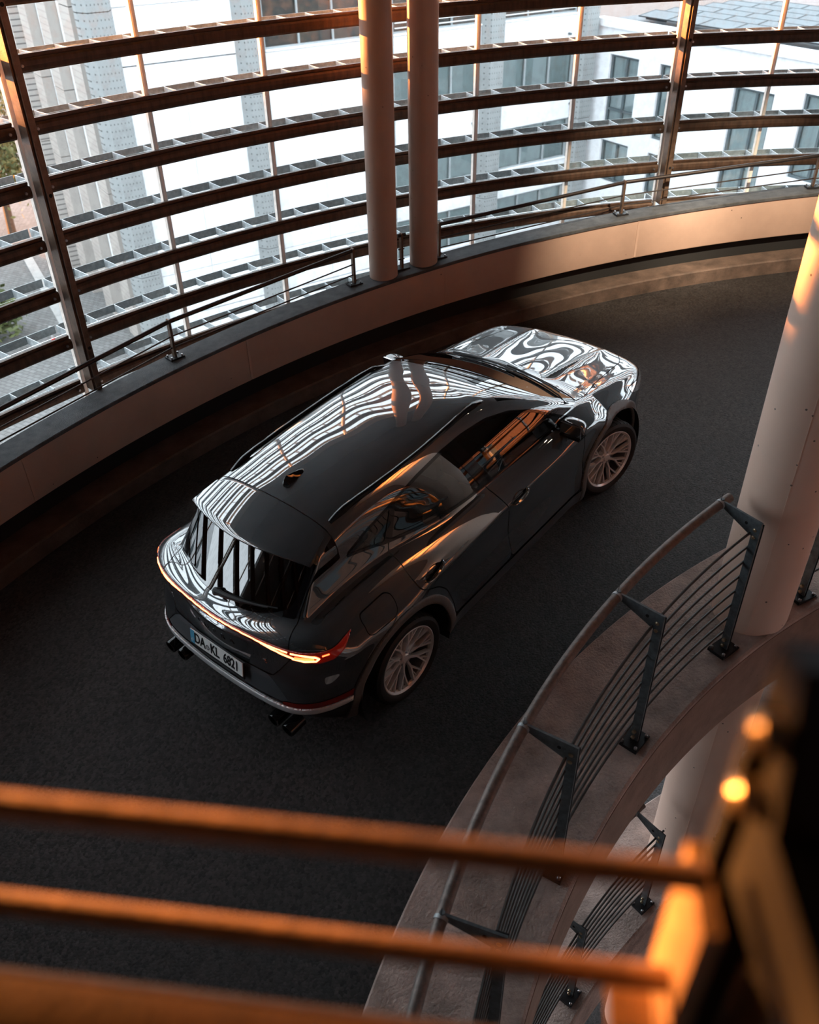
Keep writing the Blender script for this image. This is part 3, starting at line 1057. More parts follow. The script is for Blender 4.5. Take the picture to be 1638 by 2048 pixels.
tree(gpt(-21.0, 46.6), 8.2, 2.5, 'tall leafy green tree at the far left behind the facade', 3)
tree(gpt(-17.6, 33.8), 1.8, 1.5, 'low dark shrub on the plaza at the left edge', 9, 1800)
# unseen building added to keep the low sun off the lower half of the tower
hb = empty('sun_blocker', (CAM[0] - 50, CAM[1] + 26, GZ))
tag(hb, 'long unseen building added beyond the left edge to block the low sun', 'building')
_t = np.array([math.cos(SUN_AZ), -math.sin(SUN_AZ), 0])
_n = np.array([math.sin(SUN_AZ), math.cos(SUN_AZ), 0])
BLK_TOP = 13.75
MB().box((0, 0, (BLK_TOP - GZ) / 2), (60, 8, BLK_TOP - GZ), [_t, _n, (0, 0, 1)]).obj('walls', 'facade_white', hb)
for zf in range(5):
    for k in range(18):
        q = _t * (-27 + 3.2 * k) - _n * 4.02 + np.array((0, 0, 1.5 + 3.2 * zf))
        MB().box(q, (1.6, .08, 1.5), [_t, _n, (0, 0, 1)]).obj('window', 'frame_dark', hb)

# unseen brick mass added right of the tower to darken the car's side reflections
pmat('brick_brown', (0.20, 0.105, 0.07), .85, var=.4, vscale=3)
bb = empty('reflection_blocker', (17.5, -1.0, GZ))
tag(bb, 'unseen brown brick mass added beyond the right edge for dark reflections', 'building')
for (x0, x1, y0, y1) in ((-3.0, 3.5, -22.0, 9.0),):
    MB().box(((x0 + x1) / 2, (y0 + y1) / 2, 9.5), (x1 - x0, y1 - y0, 19.0)).obj('walls', 'brick_brown', bb)
for zf in range(5):
    for k in range(8):
        MB().box((-3.02, -20 + 3.6 * k, 2.2 + 3.3 * zf), (.10, 1.5, 1.6)).obj('window', 'frame_dark', bb)

# ================================================================ the car
pmat('paint', (0.046, 0.056, 0.063), .34, metal=.5, coat=1.0, spec=.5)
MATS['paint'].node_tree.nodes['Principled BSDF'].inputs['Coat IOR'].default_value = 2.9
pmat('gloss_black', (0.006, 0.006, 0.007), .06, spec=.6)
pmat('trim_grey', (0.15, 0.135, 0.126), .45, metal=.1, var=.12, vscale=30)
pmat('sill_grey', (0.10, 0.105, 0.115), .35, metal=.3)
pmat('plastic_black', (0.014, 0.014, 0.015), .55)
pmat('seal_black', (0.004, 0.004, 0.004), .7)
pmat('bumper_silver', (0.80, 0.81, 0.82), .25, metal=.25, coat=.8)
pmat('rim_silver', (0.88, 0.85, 0.83), .26, metal=.35)
pmat('rim_barrel', (0.34, 0.32, 0.31), .28, metal=.9)
pmat('brake_steel', (0.28, 0.26, 0.25), .35, metal=.9)
pmat('tyre', (0.013, 0.0125, 0.012), .62, var=.2, vscale=20)
pmat('lamp_red', (0.17, 0.006, 0.003), .05, spec=.7, coat=1.0, emit=(1.0, .03, .008), estr=.05)
pmat('lamp_glow', (0.8, 0.1, .03), .2, emit=(1.0, .09, .022), estr=6.0)
pmat('lamp_glow_core', (0.9, 0.3, .12), .2, emit=(1.0, .20, .07), estr=8.0)
pmat('reflector_red', (0.22, 0.010, 0.006), .12, spec=.7, coat=1)
pmat('lamp_clear', (0.75, 0.78, 0.80), .05, metal=.7, coat=1.0)
pmat('chrome', (0.75, 0.76, 0.78), .05, metal=1.0)
pmat('plate_white', (0.95, 0.94, 0.92), .3)
pmat('plate_blue', (0.10, 0.36, 0.55), .4)
pmat('plate_black', (0.008, 0.008, 0.008), .4)
pmat('seat_leather', (0.27, 0.235, 0.20), .5, var=.12, vscale=12, bump=.05, bscale=120)
pmat('interior_black', (0.018, 0.018, 0.018), .6)
pmat('letter_dark', (0.10, 0.10, 0.11), .2, metal=.8)
glassmat('windscreen_glass', (0.30, 0.34, 0.34), 1.0, 0.0, ior=2.0)
glassmat('side_glass', (0.34, 0.36, 0.35), 1.0, 0.0, ior=1.85)
glassmat('rear_glass', (0.05, 0.055, 0.055), 1.0, 0.0, ior=2.2)

def table(pts, sig, lo, hi, n=1600):
    xs = np.linspace(lo, hi, n)
    p = sorted(pts)
    ys = np.interp(xs, [q[0] for q in p], [q[1] for q in p])
    if sig > 0:
        h = (hi - lo) / (n - 1)
        k = int(3 * sig / h) + 1
        g = np.exp(-.5 * (np.arange(-k, k + 1) * h / sig) ** 2)
        g /= g.sum()
        # extend linearly at both ends so that the smoothing keeps the end slopes
        e0 = ys[0] - (ys[1] - ys[0]) * np.arange(k, 0, -1)
        e1 = ys[-1] + (ys[-1] - ys[-2]) * np.arange(1, k + 1)
        ys = np.convolve(np.r_[e0, ys, e1], g, 'valid')
    return lambda x: np.interp(x, xs, ys)
def smin(a, b, k):
    h = np.maximum(k - np.abs(a - b), 0) / k
    return np.minimum(a, b) - h * h * k * .25
def smax(a, b, k):
    return -smin(-a, -b, k)
def gauss(t):
    return np.exp(-t * t)

t_rear = table([(.15, -.66), (.28, -.76), (.38, -.835), (.44, -.885), (.50, -.885), (.56, -.868), (.66, -.850), (.76, -.808), (.86, -.792), (.925, -.795), (.955, -.800), (.975, -.780), (1.02, -.728), (1.2, -.55)], .010, .1, 1.3)
t_front = table([(.15, 3.36), (.25, 3.45), (.40, 3.53), (.55, 3.555), (.72, 3.565), (.80, 3.555), (.86, 3.52), (.93, 3.42), (1.1, 3.1)], .022, .1, 1.3)
t_side = table([(.15, .84), (.24, .872), (.33, .892), (.45, .890), (.60, .888), (.74, .896), (.845, .900), (.885, .897), (.925, .868), (.98, .815), (1.05, .748), (1.12, .70), (1.25, .62)], .011, .1, 1.4)
t_hood = table([(3.75, .66), (3.55, .80), (3.42, .858), (3.25, .902), (3.0, .950), (2.75, .990), (2.5, 1.022), (2.3, 1.035), (1.9, 1.03), (0.9, 1.045), (0.2, 1.075), (-.3, 1.075), (-.60, 1.055), (-.70, 1.035), (-.80, .985), (-.95, .90)], .045, -1.1, 4.0)
t_ghF = table([(.8, .83), (1.0, .757), (1.13, .700), (1.25, .635), (1.35, .570), (1.42, .525), (1.50, .46), (1.6, .35)], .02, .7, 1.7)
t_ghR = table([(.8, .68), (1.0, .625), (1.1, .592), (1.22, .562), (1.35, .548), (1.42, .522), (1.48, .475), (1.6, .34)], .02, .7, 1.7)
t_ghB = table([(-.8, 1), (-.12, 1), (.10, .86), (.35, .45), (.60, .15), (.9, 0), (3, 0)], .09, -1, 3)
t_roof = table([(-.9, 1.27), (-.52, 1.395), (-.45, 1.418), (-.15, 1.487), (.15, 1.512), (.5, 1.528), (.9, 1.531), (1.3, 1.510), (1.65, 1.455), (2.0, 1.36)], .07, -1, 2.2)
t_rglass = table([(.9, -.835), (1.00, -.742), (1.04, -.710), (1.345, -.430), (1.6, -.20)], .006, .8, 1.7)

def body_f(P):
    x, y, z = P[:, 0], np.abs(P[:, 1]), P[:, 2]
    # --- lower body
    W = t_side(z)
    W = W + .018 * gauss((x + .02) / .50) * gauss((z - .86) / .10)                 # rear haunch
    W = W - .016 * gauss((x - 1.35) / .62) * gauss((z - .62) / .15)                # hollow doors
    W = W + .006 * gauss((x - 2.68) / .55) * gauss((z - .85) / .16)
    # crease that starts on the rear door and runs into the tail lamp
    zc = .952 - .018 * np.clip((x + .4) / .7, -1, 2)
    W = W + .010 * np.exp(-np.abs(z - zc) / .022) / (1 + np.exp((x - .42) / .05))
    for cx in (-.03, 2.665):
        r = np.hypot(x - cx, z - .345)
        W = W + .020 * gauss((r - .47) / .075)
    # shoulder crease of the front door and wing
    zs = .905 + .015 * np.clip((x - 2.2) / 1.0, -1, 1)
    W = W + .007 * np.exp(-np.abs(z - zs) / .018) / (1 + np.exp(-(x - .95) / .08)) / (1 + np.exp((x - 3.3) / .05))
    f_side = (y - W) * .95
    ptop = np.clip((z - .55) / .3, 0, 1)
    pr = (.10 + .06 * ptop) * y ** 2 + (.84 - .40 * ptop) * y ** 8
    f_rear = (t_rear(z) + pr - x) * .9
    q = .10 * y ** 2 + 1.35 * y ** 8
    f_front = (x - (t_front(z) - q)) * .9
    yh = np.abs(y)
    hood = np.clip((x - 2.1) / .5, 0, 1)
    yc = .31 + .05 * np.clip((x - 2.5), 0, 1)
    cre = .020 * np.exp(-np.abs(yh - yc) / .045) + .010 * gauss(yh / .16) - .006
    top = t_hood(x) - hood * (.055 * (yh / .7) ** 2 + .075 * np.clip((yh - .55) / .3, 0, 2) ** 2) + hood * cre * np.clip((3.55 - x) / .25, 0, 1)
    fen = np.clip((x - 2.0) / .6, 0, 1) * .030 * gauss((yh - .74) / .09)           # raised wing edge
    top = top + fen
    top = top - (1 - hood) * .02 * (yh / .8) ** 2
    f_top = (z - top) * .93
    f_bot = (.185 + .06 * np.clip((x - 3.0) / .5, 0, 1) + .08 * np.clip((-.5 - x) / .4, 0, 1) - z)
    tub = smax(f_side, f_top, .07)
    tub = smax(tub, f_rear, .05)
    tub = smax(tub, f_front, .10)
    tub = smax(tub, f_bot, .05)
    # --- glasshouse
    m = t_ghB(x)
    g = t_ghF(z) * (1 - m) + t_ghR(z) * m
    g = g - .10 * np.clip((x - 1.75) / .7, 0, 1.3) ** 2 * np.clip((1.5 - z) / .4, 0, 1) * .35
    f_gs = (y - g) * .90
    f_roof = (z - (t_roof(x) - .07 * y ** 2 - .50 * y ** 4)) * .98
    f_ws = ((x + .28 * y ** 2) - (1.665 + (1.455 - z) / .505)) * .452
    f_rg = (t_rglass(z) + .38 * y ** 2 - x) * .80
    gh = smax(f_roof, f_ws, .07)
    gh = smax(gh, f_gs, .055)
    gh = smax(gh, f_rg, .016)
    gh = smax(gh, .6 - z, .02)
    return smin(tub, gh, .022)

def body_n(P, e=2e-3):
    G = np.zeros_like(P)
    for k in range(3):
        d = np.zeros(3)
        d[k] = e
        G[:, k] = body_f(P + d) - body_f(P - d)
    G /= (np.linalg.norm(G, axis=1)[:, None] + 1e-12)
    return G

def build_body(nx=270, nphi=210, nth=90):
    xa, xb, zc = -.18, 2.95, .66
    phi = np.linspace(-PI / 2, PI / 2, nphi)
    org = []
    dr = []
    th = np.linspace(PI / 2, 0, nth, endpoint=False)
    for a in th:
        org.append(np.full(nphi, xa)); dr.append((np.full(nphi, -math.sin(a)), math.cos(a) * np.cos(phi), math.cos(a) * np.sin(phi)))
    for x in np.linspace(xa, xb, nx):
        org.append(np.full(nphi, x)); dr.append((np.zeros(nphi), np.cos(phi), np.sin(phi)))
    for a in th[::-1]:
        org.append(np.full(nphi, xb)); dr.append((np.full(nphi, math.sin(a)), math.cos(a) * np.cos(phi), math.cos(a) * np.sin(phi)))
    n = len(org)
    O = np.zeros((n, nphi, 3)); D = np.zeros((n, nphi, 3))
    for i in range(n):
        O[i, :, 0] = org[i]; O[i, :, 2] = zc
        for k in range(3):
            D[i, :, k] = dr[i][k]
    O = O.reshape(-1, 3); D = D.reshape(-1, 3)
    lo = np.full(len(O), .05); hi = np.full(len(O), 1.7)
    for _ in range(34):
        mid = (lo + hi) / 2
        ins = body_f(O + D * mid[:, None]) < 0
        lo = np.where(ins, mid, lo); hi = np.where(ins, hi, mid)
    V = O + D * ((lo + hi) / 2)[:, None]
    V[np.abs(V[:, 1]) < 1e-6, 1] = 0
    idx = np.arange(n * nphi).reshape(n, nphi)
    a, b, c, d = idx[:-1, :-1].ravel(), idx[1:, :-1].ravel(), idx[1:, 1:].ravel(), idx[:-1, 1:].ravel()
    T = np.concatenate([np.c_[a, b, c], np.c_[a, c, d]])
    # mirror (left half of the car is +y; rays above are +y)
    V2 = V * np.array([1, -1, 1.])
    T2 = T[:, ::-1] + len(V)
    V = np.concatenate([V, V2]); T = np.concatenate([T, T2])
    # drop slivers
    ar = np.linalg.norm(np.cross(V[T[:, 1]] - V[T[:, 0]], V[T[:, 2]] - V[T[:, 0]]), axis=1)
    T = T[ar > 1e-9]
    # outward orientation
    N = body_n(V)
    fn = np.cross(V[T[:, 1]] - V[T[:, 0]], V[T[:, 2]] - V[T[:, 0]])
    flip = np.einsum('ij,ij->i', fn, N[T[:, 0]] + N[T[:, 1]] + N[T[:, 2]]) < 0
    T[flip] = T[flip][:, ::-1]
    return V, T

def clip(V, T, s):
    """keep the part with s<=0; returns V,T,s-carry index arrays"""
    ins = s <= 0
    k = ins[T].sum(1)
    full = T[k == 3]
    newV = []
    newT = [full]
    base = len(V)
    def cut(i, j):
        t = s[i] / (s[i] - s[j])
        return V[i] + (V[j] - V[i]) * t[:, None]
    for cnt in (1, 2):
        Q = T[k == cnt]
        if len(Q) == 0:
            continue
        want = ins[Q] if cnt == 1 else ~ins[Q]
        p = np.argmax(want, axis=1)
        r = np.arange(len(Q))
        A, B, C_ = Q[r, p], Q[r, (p + 1) % 3], Q[r, (p + 2) % 3]
        AB, AC = cut(A, B), cut(A, C_)
        iAB = base + np.arange(len(Q)); iAC = iAB + len(Q)
        base += 2 * len(Q)
        newV += [AB, AC]
        if cnt == 1:
            newT.append(np.c_[A, iAB, iAC])
        else:
            newT += [np.c_[iAB, B, C_], np.c_[iAB, C_, iAC]]
    V3 = np.concatenate([V] + newV) if newV else V
    T3 = np.concatenate(newT)
    u, inv = np.unique(T3.ravel(), return_inverse=True)
    return V3[u], inv.reshape(-1, 3)

def sd_poly(px, py, poly):
    """signed distance to a 2D polygon, negative inside"""
    P = np.asarray(poly, float)
    d = np.full(len(px), 1e9)
    ins = np.zeros(len(px), bool)
    n = len(P)
    for i in range(n):
        a, b = P[i], P[(i + 1) % n]
        e = b - a
        wx, wy = px - a[0], py - a[1]
        t = np.clip((wx * e[0] + wy * e[1]) / (e @ e), 0, 1)
        d = np.minimum(d, (wx - e[0] * t) ** 2 + (wy - e[1] * t) ** 2)
        cnd = ((a[1] > py) != (b[1] > py))
        xi = a[0] + (py - a[1]) * (b[0] - a[0]) / ((b[1] - a[1]) if b[1] != a[1] else 1e-9)
        ins ^= cnd & (px < xi)
    d = np.sqrt(d)
    return np.where(ins, -d, d)
def rnd(poly, r=.03, n=4):
    """round the corners of a polygon"""
    P = np.asarray(poly, float)
    out = []
    m = len(P)
    for i in range(m):
        a, b, c = P[i - 1], P[i], P[(i + 1) % m]
        u, v = a - b, c - b
        lu, lv = np.linalg.norm(u), np.linalg.norm(v)
        k = min(r, lu * .45, lv * .45)
        p0, p2 = b + u / lu * k, b + v / lv * k
        for t in np.linspace(0, 1, n):
            out.append((1 - t) ** 2 * p0 + 2 * t * (1 - t) * b + t * t * p2)
    return np.array(out)

CAR_O = np.array([-5.795, 4.654, 7.292])
CAR_M = np.array([[0.6446814, 0.7579556, 0.0994445], [-0.7607612, 0.6488842, -0.0138452], [-0.0750220, -0.0667278, 0.9949468]])
car = empty('car')
cm = Matrix.Identity(4)
for i_ in range(3):
    for k_ in range(3):
        cm[i_][k_] = CAR_M[k_][i_]
    cm[i_][3] = CAR_O[i_]
car.matrix_world = cm
tag(car, 'glossy dark grey crossover car driving up the ramp with tail lights on', 'car')

BV, BT = build_body()
state = [BV, BT]
def sect(fn, gap=.0):
    """cut a region (fn(P) negative inside) out of the remaining body"""
    V, T = state
    s = fn(V)
    part = clip(V, T, s + gap / 2)
    state[0], state[1] = clip(V, T, -(s - gap / 2))
    return part
def part_obj(name, VT, mat, parent=None, offset=0.0, thick=0.0):
    V, T = VT
    if len(T) == 0:
        return None
    N = body_n(V)
    if offset:
        V = V + N * offset
    me = tri_mesh(name, V, T, N)
    o = link(name, me, mat, parent if parent is not None else car)
    if thick:
        md = o.modifiers.new('thickness', 'SOLIDIFY')
        md.thickness = thick
        md.offset = -1
    return o
def split_side(VT):
    V, T = VT
    c = V[T].mean(1)[:, 1]
    res = []
    for k in (c < 0, c >= 0):
        t = T[k]
        u, inv = np.unique(t.ravel(), return_inverse=True)
        res.append((V[u], inv.reshape(-1, 3)))
    return res

# ---- wheel openings and arch trims
ARCH = [(-.03, .345, .452, .515), (2.665, .345, .445, .505)]
def opening(P):
    s = np.full(len(P), 1e3)
    for cx, cz, ri, ro in ARCH:
        s = np.minimum(s, np.maximum(np.hypot(P[:, 0] - cx, P[:, 2] - cz) - ri, .60 - np.abs(P[:, 1])))
        # open downwards
        s = np.minimum(s, np.maximum(np.maximum(np.abs(P[:, 0] - cx) - ri, P[:, 2] - cz), .60 - np.abs(P[:, 1])))
    return s
sect(opening)
def arch(P):
    s = np.full(len(P), 1e3)
    for cx, cz, ri, ro in ARCH:
        lo = .30 if cx > 1 else .30
        a = np.maximum(np.hypot(P[:, 0] - cx, P[:, 2] - cz) - ro, .60 - np.abs(P[:, 1]))
        b = np.maximum(np.maximum(np.abs(P[:, 0] - cx) - ro, P[:, 2] - cz), .60 - np.abs(P[:, 1]))
        s = np.minimum(s, np.minimum(a, b))
    return s
for side in split_side(sect(arch, .002)):
    for k in (0, 1):
        V, T = side
        m_ = (V[T].mean(1)[:, 0] > 1.3) == bool(k)
        t_ = T[m_]
        u, inv = np.unique(t_.ravel(), return_inverse=True)
        part_obj('wheel_arch_trim', (V[u], inv.reshape(-1, 3)), 'trim_grey', None, .010, .03)

# ---- glazing
DLO = rnd([(2.20, 1.000), (1.72, 1.012), (1.18, 1.032), (.84, 1.050), (.60, 1.068), (.20, 1.125), (-.115, 1.215), (-.10, 1.245), (.08, 1.30), (.36, 1.352), (.62, 1.385), (.90, 1.404), (1.12, 1.405), (1.38, 1.385), (1.62, 1.327), (1.84, 1.232), (2.06, 1.085)], .03)
def inset_poly(poly, d):
    P = np.asarray(poly)
    n = len(P)
    out = []
    ar = .5 * np.sum(P[:, 0] * np.roll(P[:, 1], -1) - np.roll(P[:, 0], -1) * P[:, 1])
    sg = 1 if ar > 0 else -1
    for i in range(n):
        e1 = P[i] - P[i - 1]; e2 = P[(i + 1) % n] - P[i]
        n1 = np.array([-e1[1], e1[0]]) / (np.linalg.norm(e1) + 1e-9); n2 = np.array([-e2[1], e2[0]]) / (np.linalg.norm(e2) + 1e-9)
        nn = n1 + n2
        nn /= np.linalg.norm(nn) + 1e-9
        out.append(P[i] + nn * d * sg)
    return np.array(out)
def sidewin(poly, ymin=.40):
    return lambda P: np.maximum(sd_poly(P[:, 0], P[:, 2], poly), ymin - np.abs(P[:, 1]))
dlo_part = sect(sidewin(DLO), 0)
keep = state[:]
state[0], state[1] = dlo_part
bx = lambda z, x0, z0, x1, z1: x0 + (x1 - x0) * (z - z0) / (z1 - z0)
inner = inset_poly(DLO, .020)
def glass_between(f0, f1):
    """part of the inset outline between two slanting lines x=f(z)"""
    def fn(P):
        s = sd_poly(P[:, 0], P[:, 2], inner)
        s = np.maximum(s, .40 - np.abs(P[:, 1]))
        if f0 is not None:
            s = np.maximum(s, f0(P[:, 2]) - P[:, 0])
        if f1 is not None:
            s = np.maximum(s, P[:, 0] - f1(P[:, 2]))
        return s
    return fn
bp0 = lambda z: bx(z, 1.085, 1.03, .93, 1.40)
bp1 = lambda z: bx(z, 1.205, 1.03, 1.045, 1.40)
cp0 = lambda z: bx(z, .165, 1.12, .33, 1.34)
cp1 = lambda z: bx(z, .235, 1.12, .375, 1.34)
for nm, a_, b_ in (('front_door_glass', bp1, None), ('rear_door_glass', cp1, bp0), ('quarter_glass', None, cp0)):
    for sd in split_side(sect(glass_between(a_, b_))):
        part_obj(nm, sd, 'side_glass', None, -.004)
for sd in split_side((state[0], state[1])):
    part_obj('window_surround', sd, 'gloss_black', None, .001)
state[0], state[1] = keep

def windscreen(P):
    x, y, z = P[:, 0], np.abs(P[:, 1]), P[:, 2]
    xb = 2.47 - .22 * y ** 2
    xt = 1.66 - .30 * y ** 2
    wy = np.interp(x, [1.5, 1.6, 2.0, 2.4], [.50, .52, .615, .71])
    return np.maximum(np.maximum(np.maximum(x - xb, xt - x), y - wy), .98 - z)
part_obj('windscreen', sect(windscreen, 0), 'windscreen_glass', None, -.003)
def rearwin(P):
    x, y, z = P[:, 0], np.abs(P[:, 1]), P[:, 2]
    wy = np.interp(z, [1.03, 1.15, 1.35], [.47, .505, .50])
    zb = 1.036 + .05 * (y / .45) ** 4
    s = np.maximum(np.maximum(y - wy, zb - z), z - (1.365 - .05 * (y / .5) ** 2))
    return np.maximum(s, x + .2)
part_obj('rear_window', sect(rearwin, 0), 'rear_glass', None, -.003)
# glossy black corner pieces beside the rear window
def rearside(P):
    x, y, z = P[:, 0], np.abs(P[:, 1]), P[:, 2]
    s = np.maximum(np.maximum(y - .545, 1.06 - z), z - 1.325)
    return np.maximum(np.maximum(s, x + .25), .46 - y)
for sd in split_side(sect(rearside, .002)):
    part_obj('rear_window_corner', sd, 'gloss_black', None, .001)

# ---- lamps
def lamp_u(P):
    return np.abs(P[:, 1]) + np.maximum(0, P[:, 0] + .70)
LU = [0, .30, .46, .58, .70, .82, .95, 1.06, 1.13]
LLO = [.927, .925, .917, .882, .862, .862, .887, .935, .975]
LHI = [.956, .957, .958, .957, .958, .962, .968, .976, .982]
def tail(P):
    u = lamp_u(P)
    z = P[:, 2]
    s = np.maximum(np.maximum(np.interp(u, LU, LLO) - z, z - np.interp(u, LU, LHI)), u - 1.13)
    return np.maximum(s, P[:, 0] + .30)
lamp = sect(tail, .004)
tl = part_obj('tail_light', lamp, 'lamp_red', None, .004, .01)
def surf_point(y, z, guess=-1.2, dirx=1):
    """point on the rear of the body at given y,z (from behind)"""
    lo, hi = guess, guess + 1.6
    a = np.linspace(lo, hi, 400)
    f = body_f(np.c_[a, np.full(400, y), np.full(400, z)])
    ok = f < 0
    if not ok.any():
        return np.array([9.0, y, z])
    i = np.argmax(ok)
    return np.array([a[i], y, z])
def side_point(x, z, s=-1):
    a = np.linspace(1.1, .3, 600)
    f = body_f(np.c_[np.full(600, x), a, np.full(600, z)])
    i = np.argmax(f < 0)
    return np.array([x, s * a[i], z])
def on_surface(pts, off):
    P = np.array(pts)
    return P + body_n(P) * off
def lamp_path(us, zs, s):
    out = []
    for u, z in zip(us, zs):
        # walk round the corner: y grows until the surface reaches x=-.70 then x grows
        best = None
        for y in np.linspace(min(u, .92), 0, 300):
            p = surf_point(y, z)
            if p[0] < 1 and abs(p[1] + max(0, p[0] + .70) - u) < .008:
                best = p
                break
        if best is None:
            x = -.70 + max(0, u - .80)
            best = side_point(x, z, 1)
        out.append(best * np.array([1, s, 1]))
    return on_surface(out, .008)
for s in (-1, 1):
    us = np.linspace(0, .60, 22)
    MB().tube(lamp_path(us, [.941 + 0 * u for u in us], s), .0048, 6).obj('light_bar', 'lamp_glow_core', tl, True)
    us = np.linspace(.40, .66, 10)
    MB().tube(lamp_path(us, [.930 - .045 * (u - .40) / .26 for u in us], s), .0050, 6).obj('light_bar', 'lamp_glow_core', tl, True)
    # bright loop of the lamp cluster
    lu = [.62, .72, .80, .83, .80, .70, .62, .64, .72, .79]
    lz = [.936, .938, .930, .912, .890, .882, .884, .900, .908, .912]
    MB().tube(lamp_path(lu[:7], lz[:7], s), .0062, 6).obj('light_loop', 'lamp_glow_core', tl, True)
    MB().tube(lamp_path(lu[7:], lz[7:], s), .0085, 6).obj('light_loop', 'lamp_glow', tl, True)
    MB().tube(lamp_path([.86, .92], [.938, .945], s), .004, 6).obj('light_bar', 'lamp_glow', tl, True)

def headlamp(P):
    x, y, z = P[:, 0], np.abs(P[:, 1]), P[:, 2]
    up = np.interp(x, [2.95, 3.2, 3.5], [.835, .80, .79])
    lo = np.interp(x, [2.95, 3.2, 3.5], [.815, .715, .725])
    return np.maximum(np.maximum(np.maximum(lo - z, z - up), 3.02 - x), .42 - y)
for sd in split_side(sect(headlamp, .004)):
    part_obj('headlight', sd, 'lamp_clear', None, .003)
def grille(P):
    x, y, z = P[:, 0], np.abs(P[:, 1]), P[:, 2]
    return np.maximum(np.maximum(sd_poly(y, z, rnd([(-.6, .40), (.55, .40), (.38, .70), (-.6, .70)], .03)), 3.2 - x), -1)
part_obj('grille', sect(grille, .004), 'plastic_black', None, -.004)

# ---- panels
def hoodf(P):
    x, y, z = P[:, 0], np.abs(P[:, 1]), P[:, 2]
    w = np.interp(x, [2.3, 2.5, 2.8, 3.3, 3.45], [.70, .685, .63, .575, .48])
    return np.maximum(np.maximum(np.maximum(y - w, 2.50 - .26 * y ** 2 - x), x - (3.50 - .25 * y ** 2)), .70 - z)
part_obj('bonnet', sect(hoodf, .007), 'paint')
def cowl(P):
    x, y, z = P[:, 0], np.abs(P[:, 1]), P[:, 2]
    return np.maximum(np.maximum(np.maximum(x - (2.515 - .26 * y ** 2), 2.36 - .22 * y ** 2 - x), y - .69), .9 - z)
part_obj('cowl_panel', sect(cowl, .0), 'plastic_black', None, -.006)

FD = [(1.085, 1.10), (1.115, 1.02), (1.165, .88), (1.187, .60), (1.205, .355), (2.150, .355), (2.185, .55), (2.195, .80), (2.165, .93), (2.10, 1.06)]
RD = [(1.085, 1.10), (1.115, 1.02), (1.165, .88), (1.187, .60), (1.205, .355), (.50, .355), (.492, .50), (.44, .66), (.345, .775), (.235, .845), (.16, .90), (.165, 1.02), (.225, 1.16)]
for nm, pl in (('front_door', FD), ('rear_door', RD)):
    pl = rnd(pl, .05)
    for sd in split_side(sect(lambda P, pl=pl: np.maximum(sd_poly(P[:, 0], P[:, 2], pl),   .4 - np.abs(P[:, 1])), .0085)):
        part_obj(nm, sd, 'paint')
FF = rnd([(-.325, .905), (-.30, 1.000), (-.06, 1.000), (-.025, .975), (-.055, .905), (-.10, .885), (-.29, .885)], .03)
part_obj('fuel_flap', sect(lambda P: np.maximum(sd_poly(P[:, 0], P[:, 2], FF), .4 + P[:, 1]), .0055), 'paint')
WT_Z = [.69, .76, .86, .93, 1.0, 1.08, 1.2, 1.33, 1.45, 1.6]
WT_Y = [.47, .53, .60, .625, .585, .56, .555, .56, .500, .47]
def tailgate(P):
    x, y, z = P[:, 0], np.abs(P[:, 1]), P[:, 2]
    s = np.maximum(y - np.interp(z, WT_Z, WT_Y), .70 - z)
    return np.maximum(s, x - (-.15 - .03 * y ** 2))
tg = part_obj('tailgate', sect(tailgate, .007), 'paint')
def sill(P):
    x, y, z = P[:, 0], np.abs(P[:, 1]), P[:, 2]
    return np.maximum(np.maximum(z - .350, .47 - x), np.maximum(x - 2.17, .6 - y))
for sd in split_side(sect(sill, .002)):
    part_obj('sill_trim', sd, 'sill_grey', None, .008)
def refl(P):
    x, y, z = P[:, 0], np.abs(P[:, 1]), P[:, 2]
    return np.maximum(np.maximum(.512 - z, z - np.interp(y, [.5, .6, .9], [.522, .545, .56])), np.maximum(.56 - y, x + .47))
for sd in split_side(sect(refl, .002)):
    part_obj('rear_reflector', sd, 'reflector_red', None, .003)
def bsil(P):
    x, y, z = P[:, 0], np.abs(P[:, 1]), P[:, 2]
    return np.maximum(np.maximum(np.interp(y, [0, .6, .9], [.452, .458, .47]) - z, z - .508), x + .50)
part_obj('bumper_strip', sect(bsil, .002), 'bumper_silver', None, .009, .012)
def diff(P):
    return np.maximum(P[:, 2] - .45, P[:, 0] + .50)
part_obj('diffuser', sect(diff, .002), 'plastic_black', None, -.004)
def under(P):
    return P[:, 2] - .215
part_obj('underbody', sect(under, 0), 'plastic_black')
# the number plate recess panel is satin grey
def precess(P):
    y, z = np.abs(P[:, 1]), P[:, 2]
    return np.maximum(sd_poly(y, z, rnd([(-.7, .53), (.62, .53), (.50, .66), (.44, .692), (-.7, .692)], .02)), P[:, 0] + .5)
part_obj('bumper_inset', sect(precess, .003), 'sill_grey', None, -.003)
part_obj('body', (state[0], state[1]), 'paint')

# ---- roof spoiler lip
sp = MB()
Vs = []
ys = np.linspace(-.550, .550, 61)
for y in ys:
    q = .36 * y * y
    ya = abs(y)
    x0 = -.235 + q * .35
    xe = -.500 + q
    rf = lambda x, w=1.0: float(t_roof(np.array([x]))[0]) - .07 * (y * w) ** 2 - .50 * (y * w) ** 4
    for t in (0, .14, .28, .42, .56, .70, .84, .95):
        xx = x0 + (xe - x0) * t
        wy_ = .905 + .095 * t
        Vs.append((xx, y * wy_, rf(xx, wy_) + .0012))
    Vs += [(xe, y, rf(xe) - .004), (xe + .001, y, rf(xe) - .016), (x0 - .12, y * .94, rf(x0) - .085), (x0 - .01, y * .90, rf(x0, .9) - .02)]
Fs = []
m5 = 12
for i in range(len(ys) - 1):
    for k in range(m5):
        Fs.append((i * m5 + k, i * m5 + (k + 1) % m5, (i + 1) * m5 + (k + 1) % m5, (i + 1) * m5 + k))
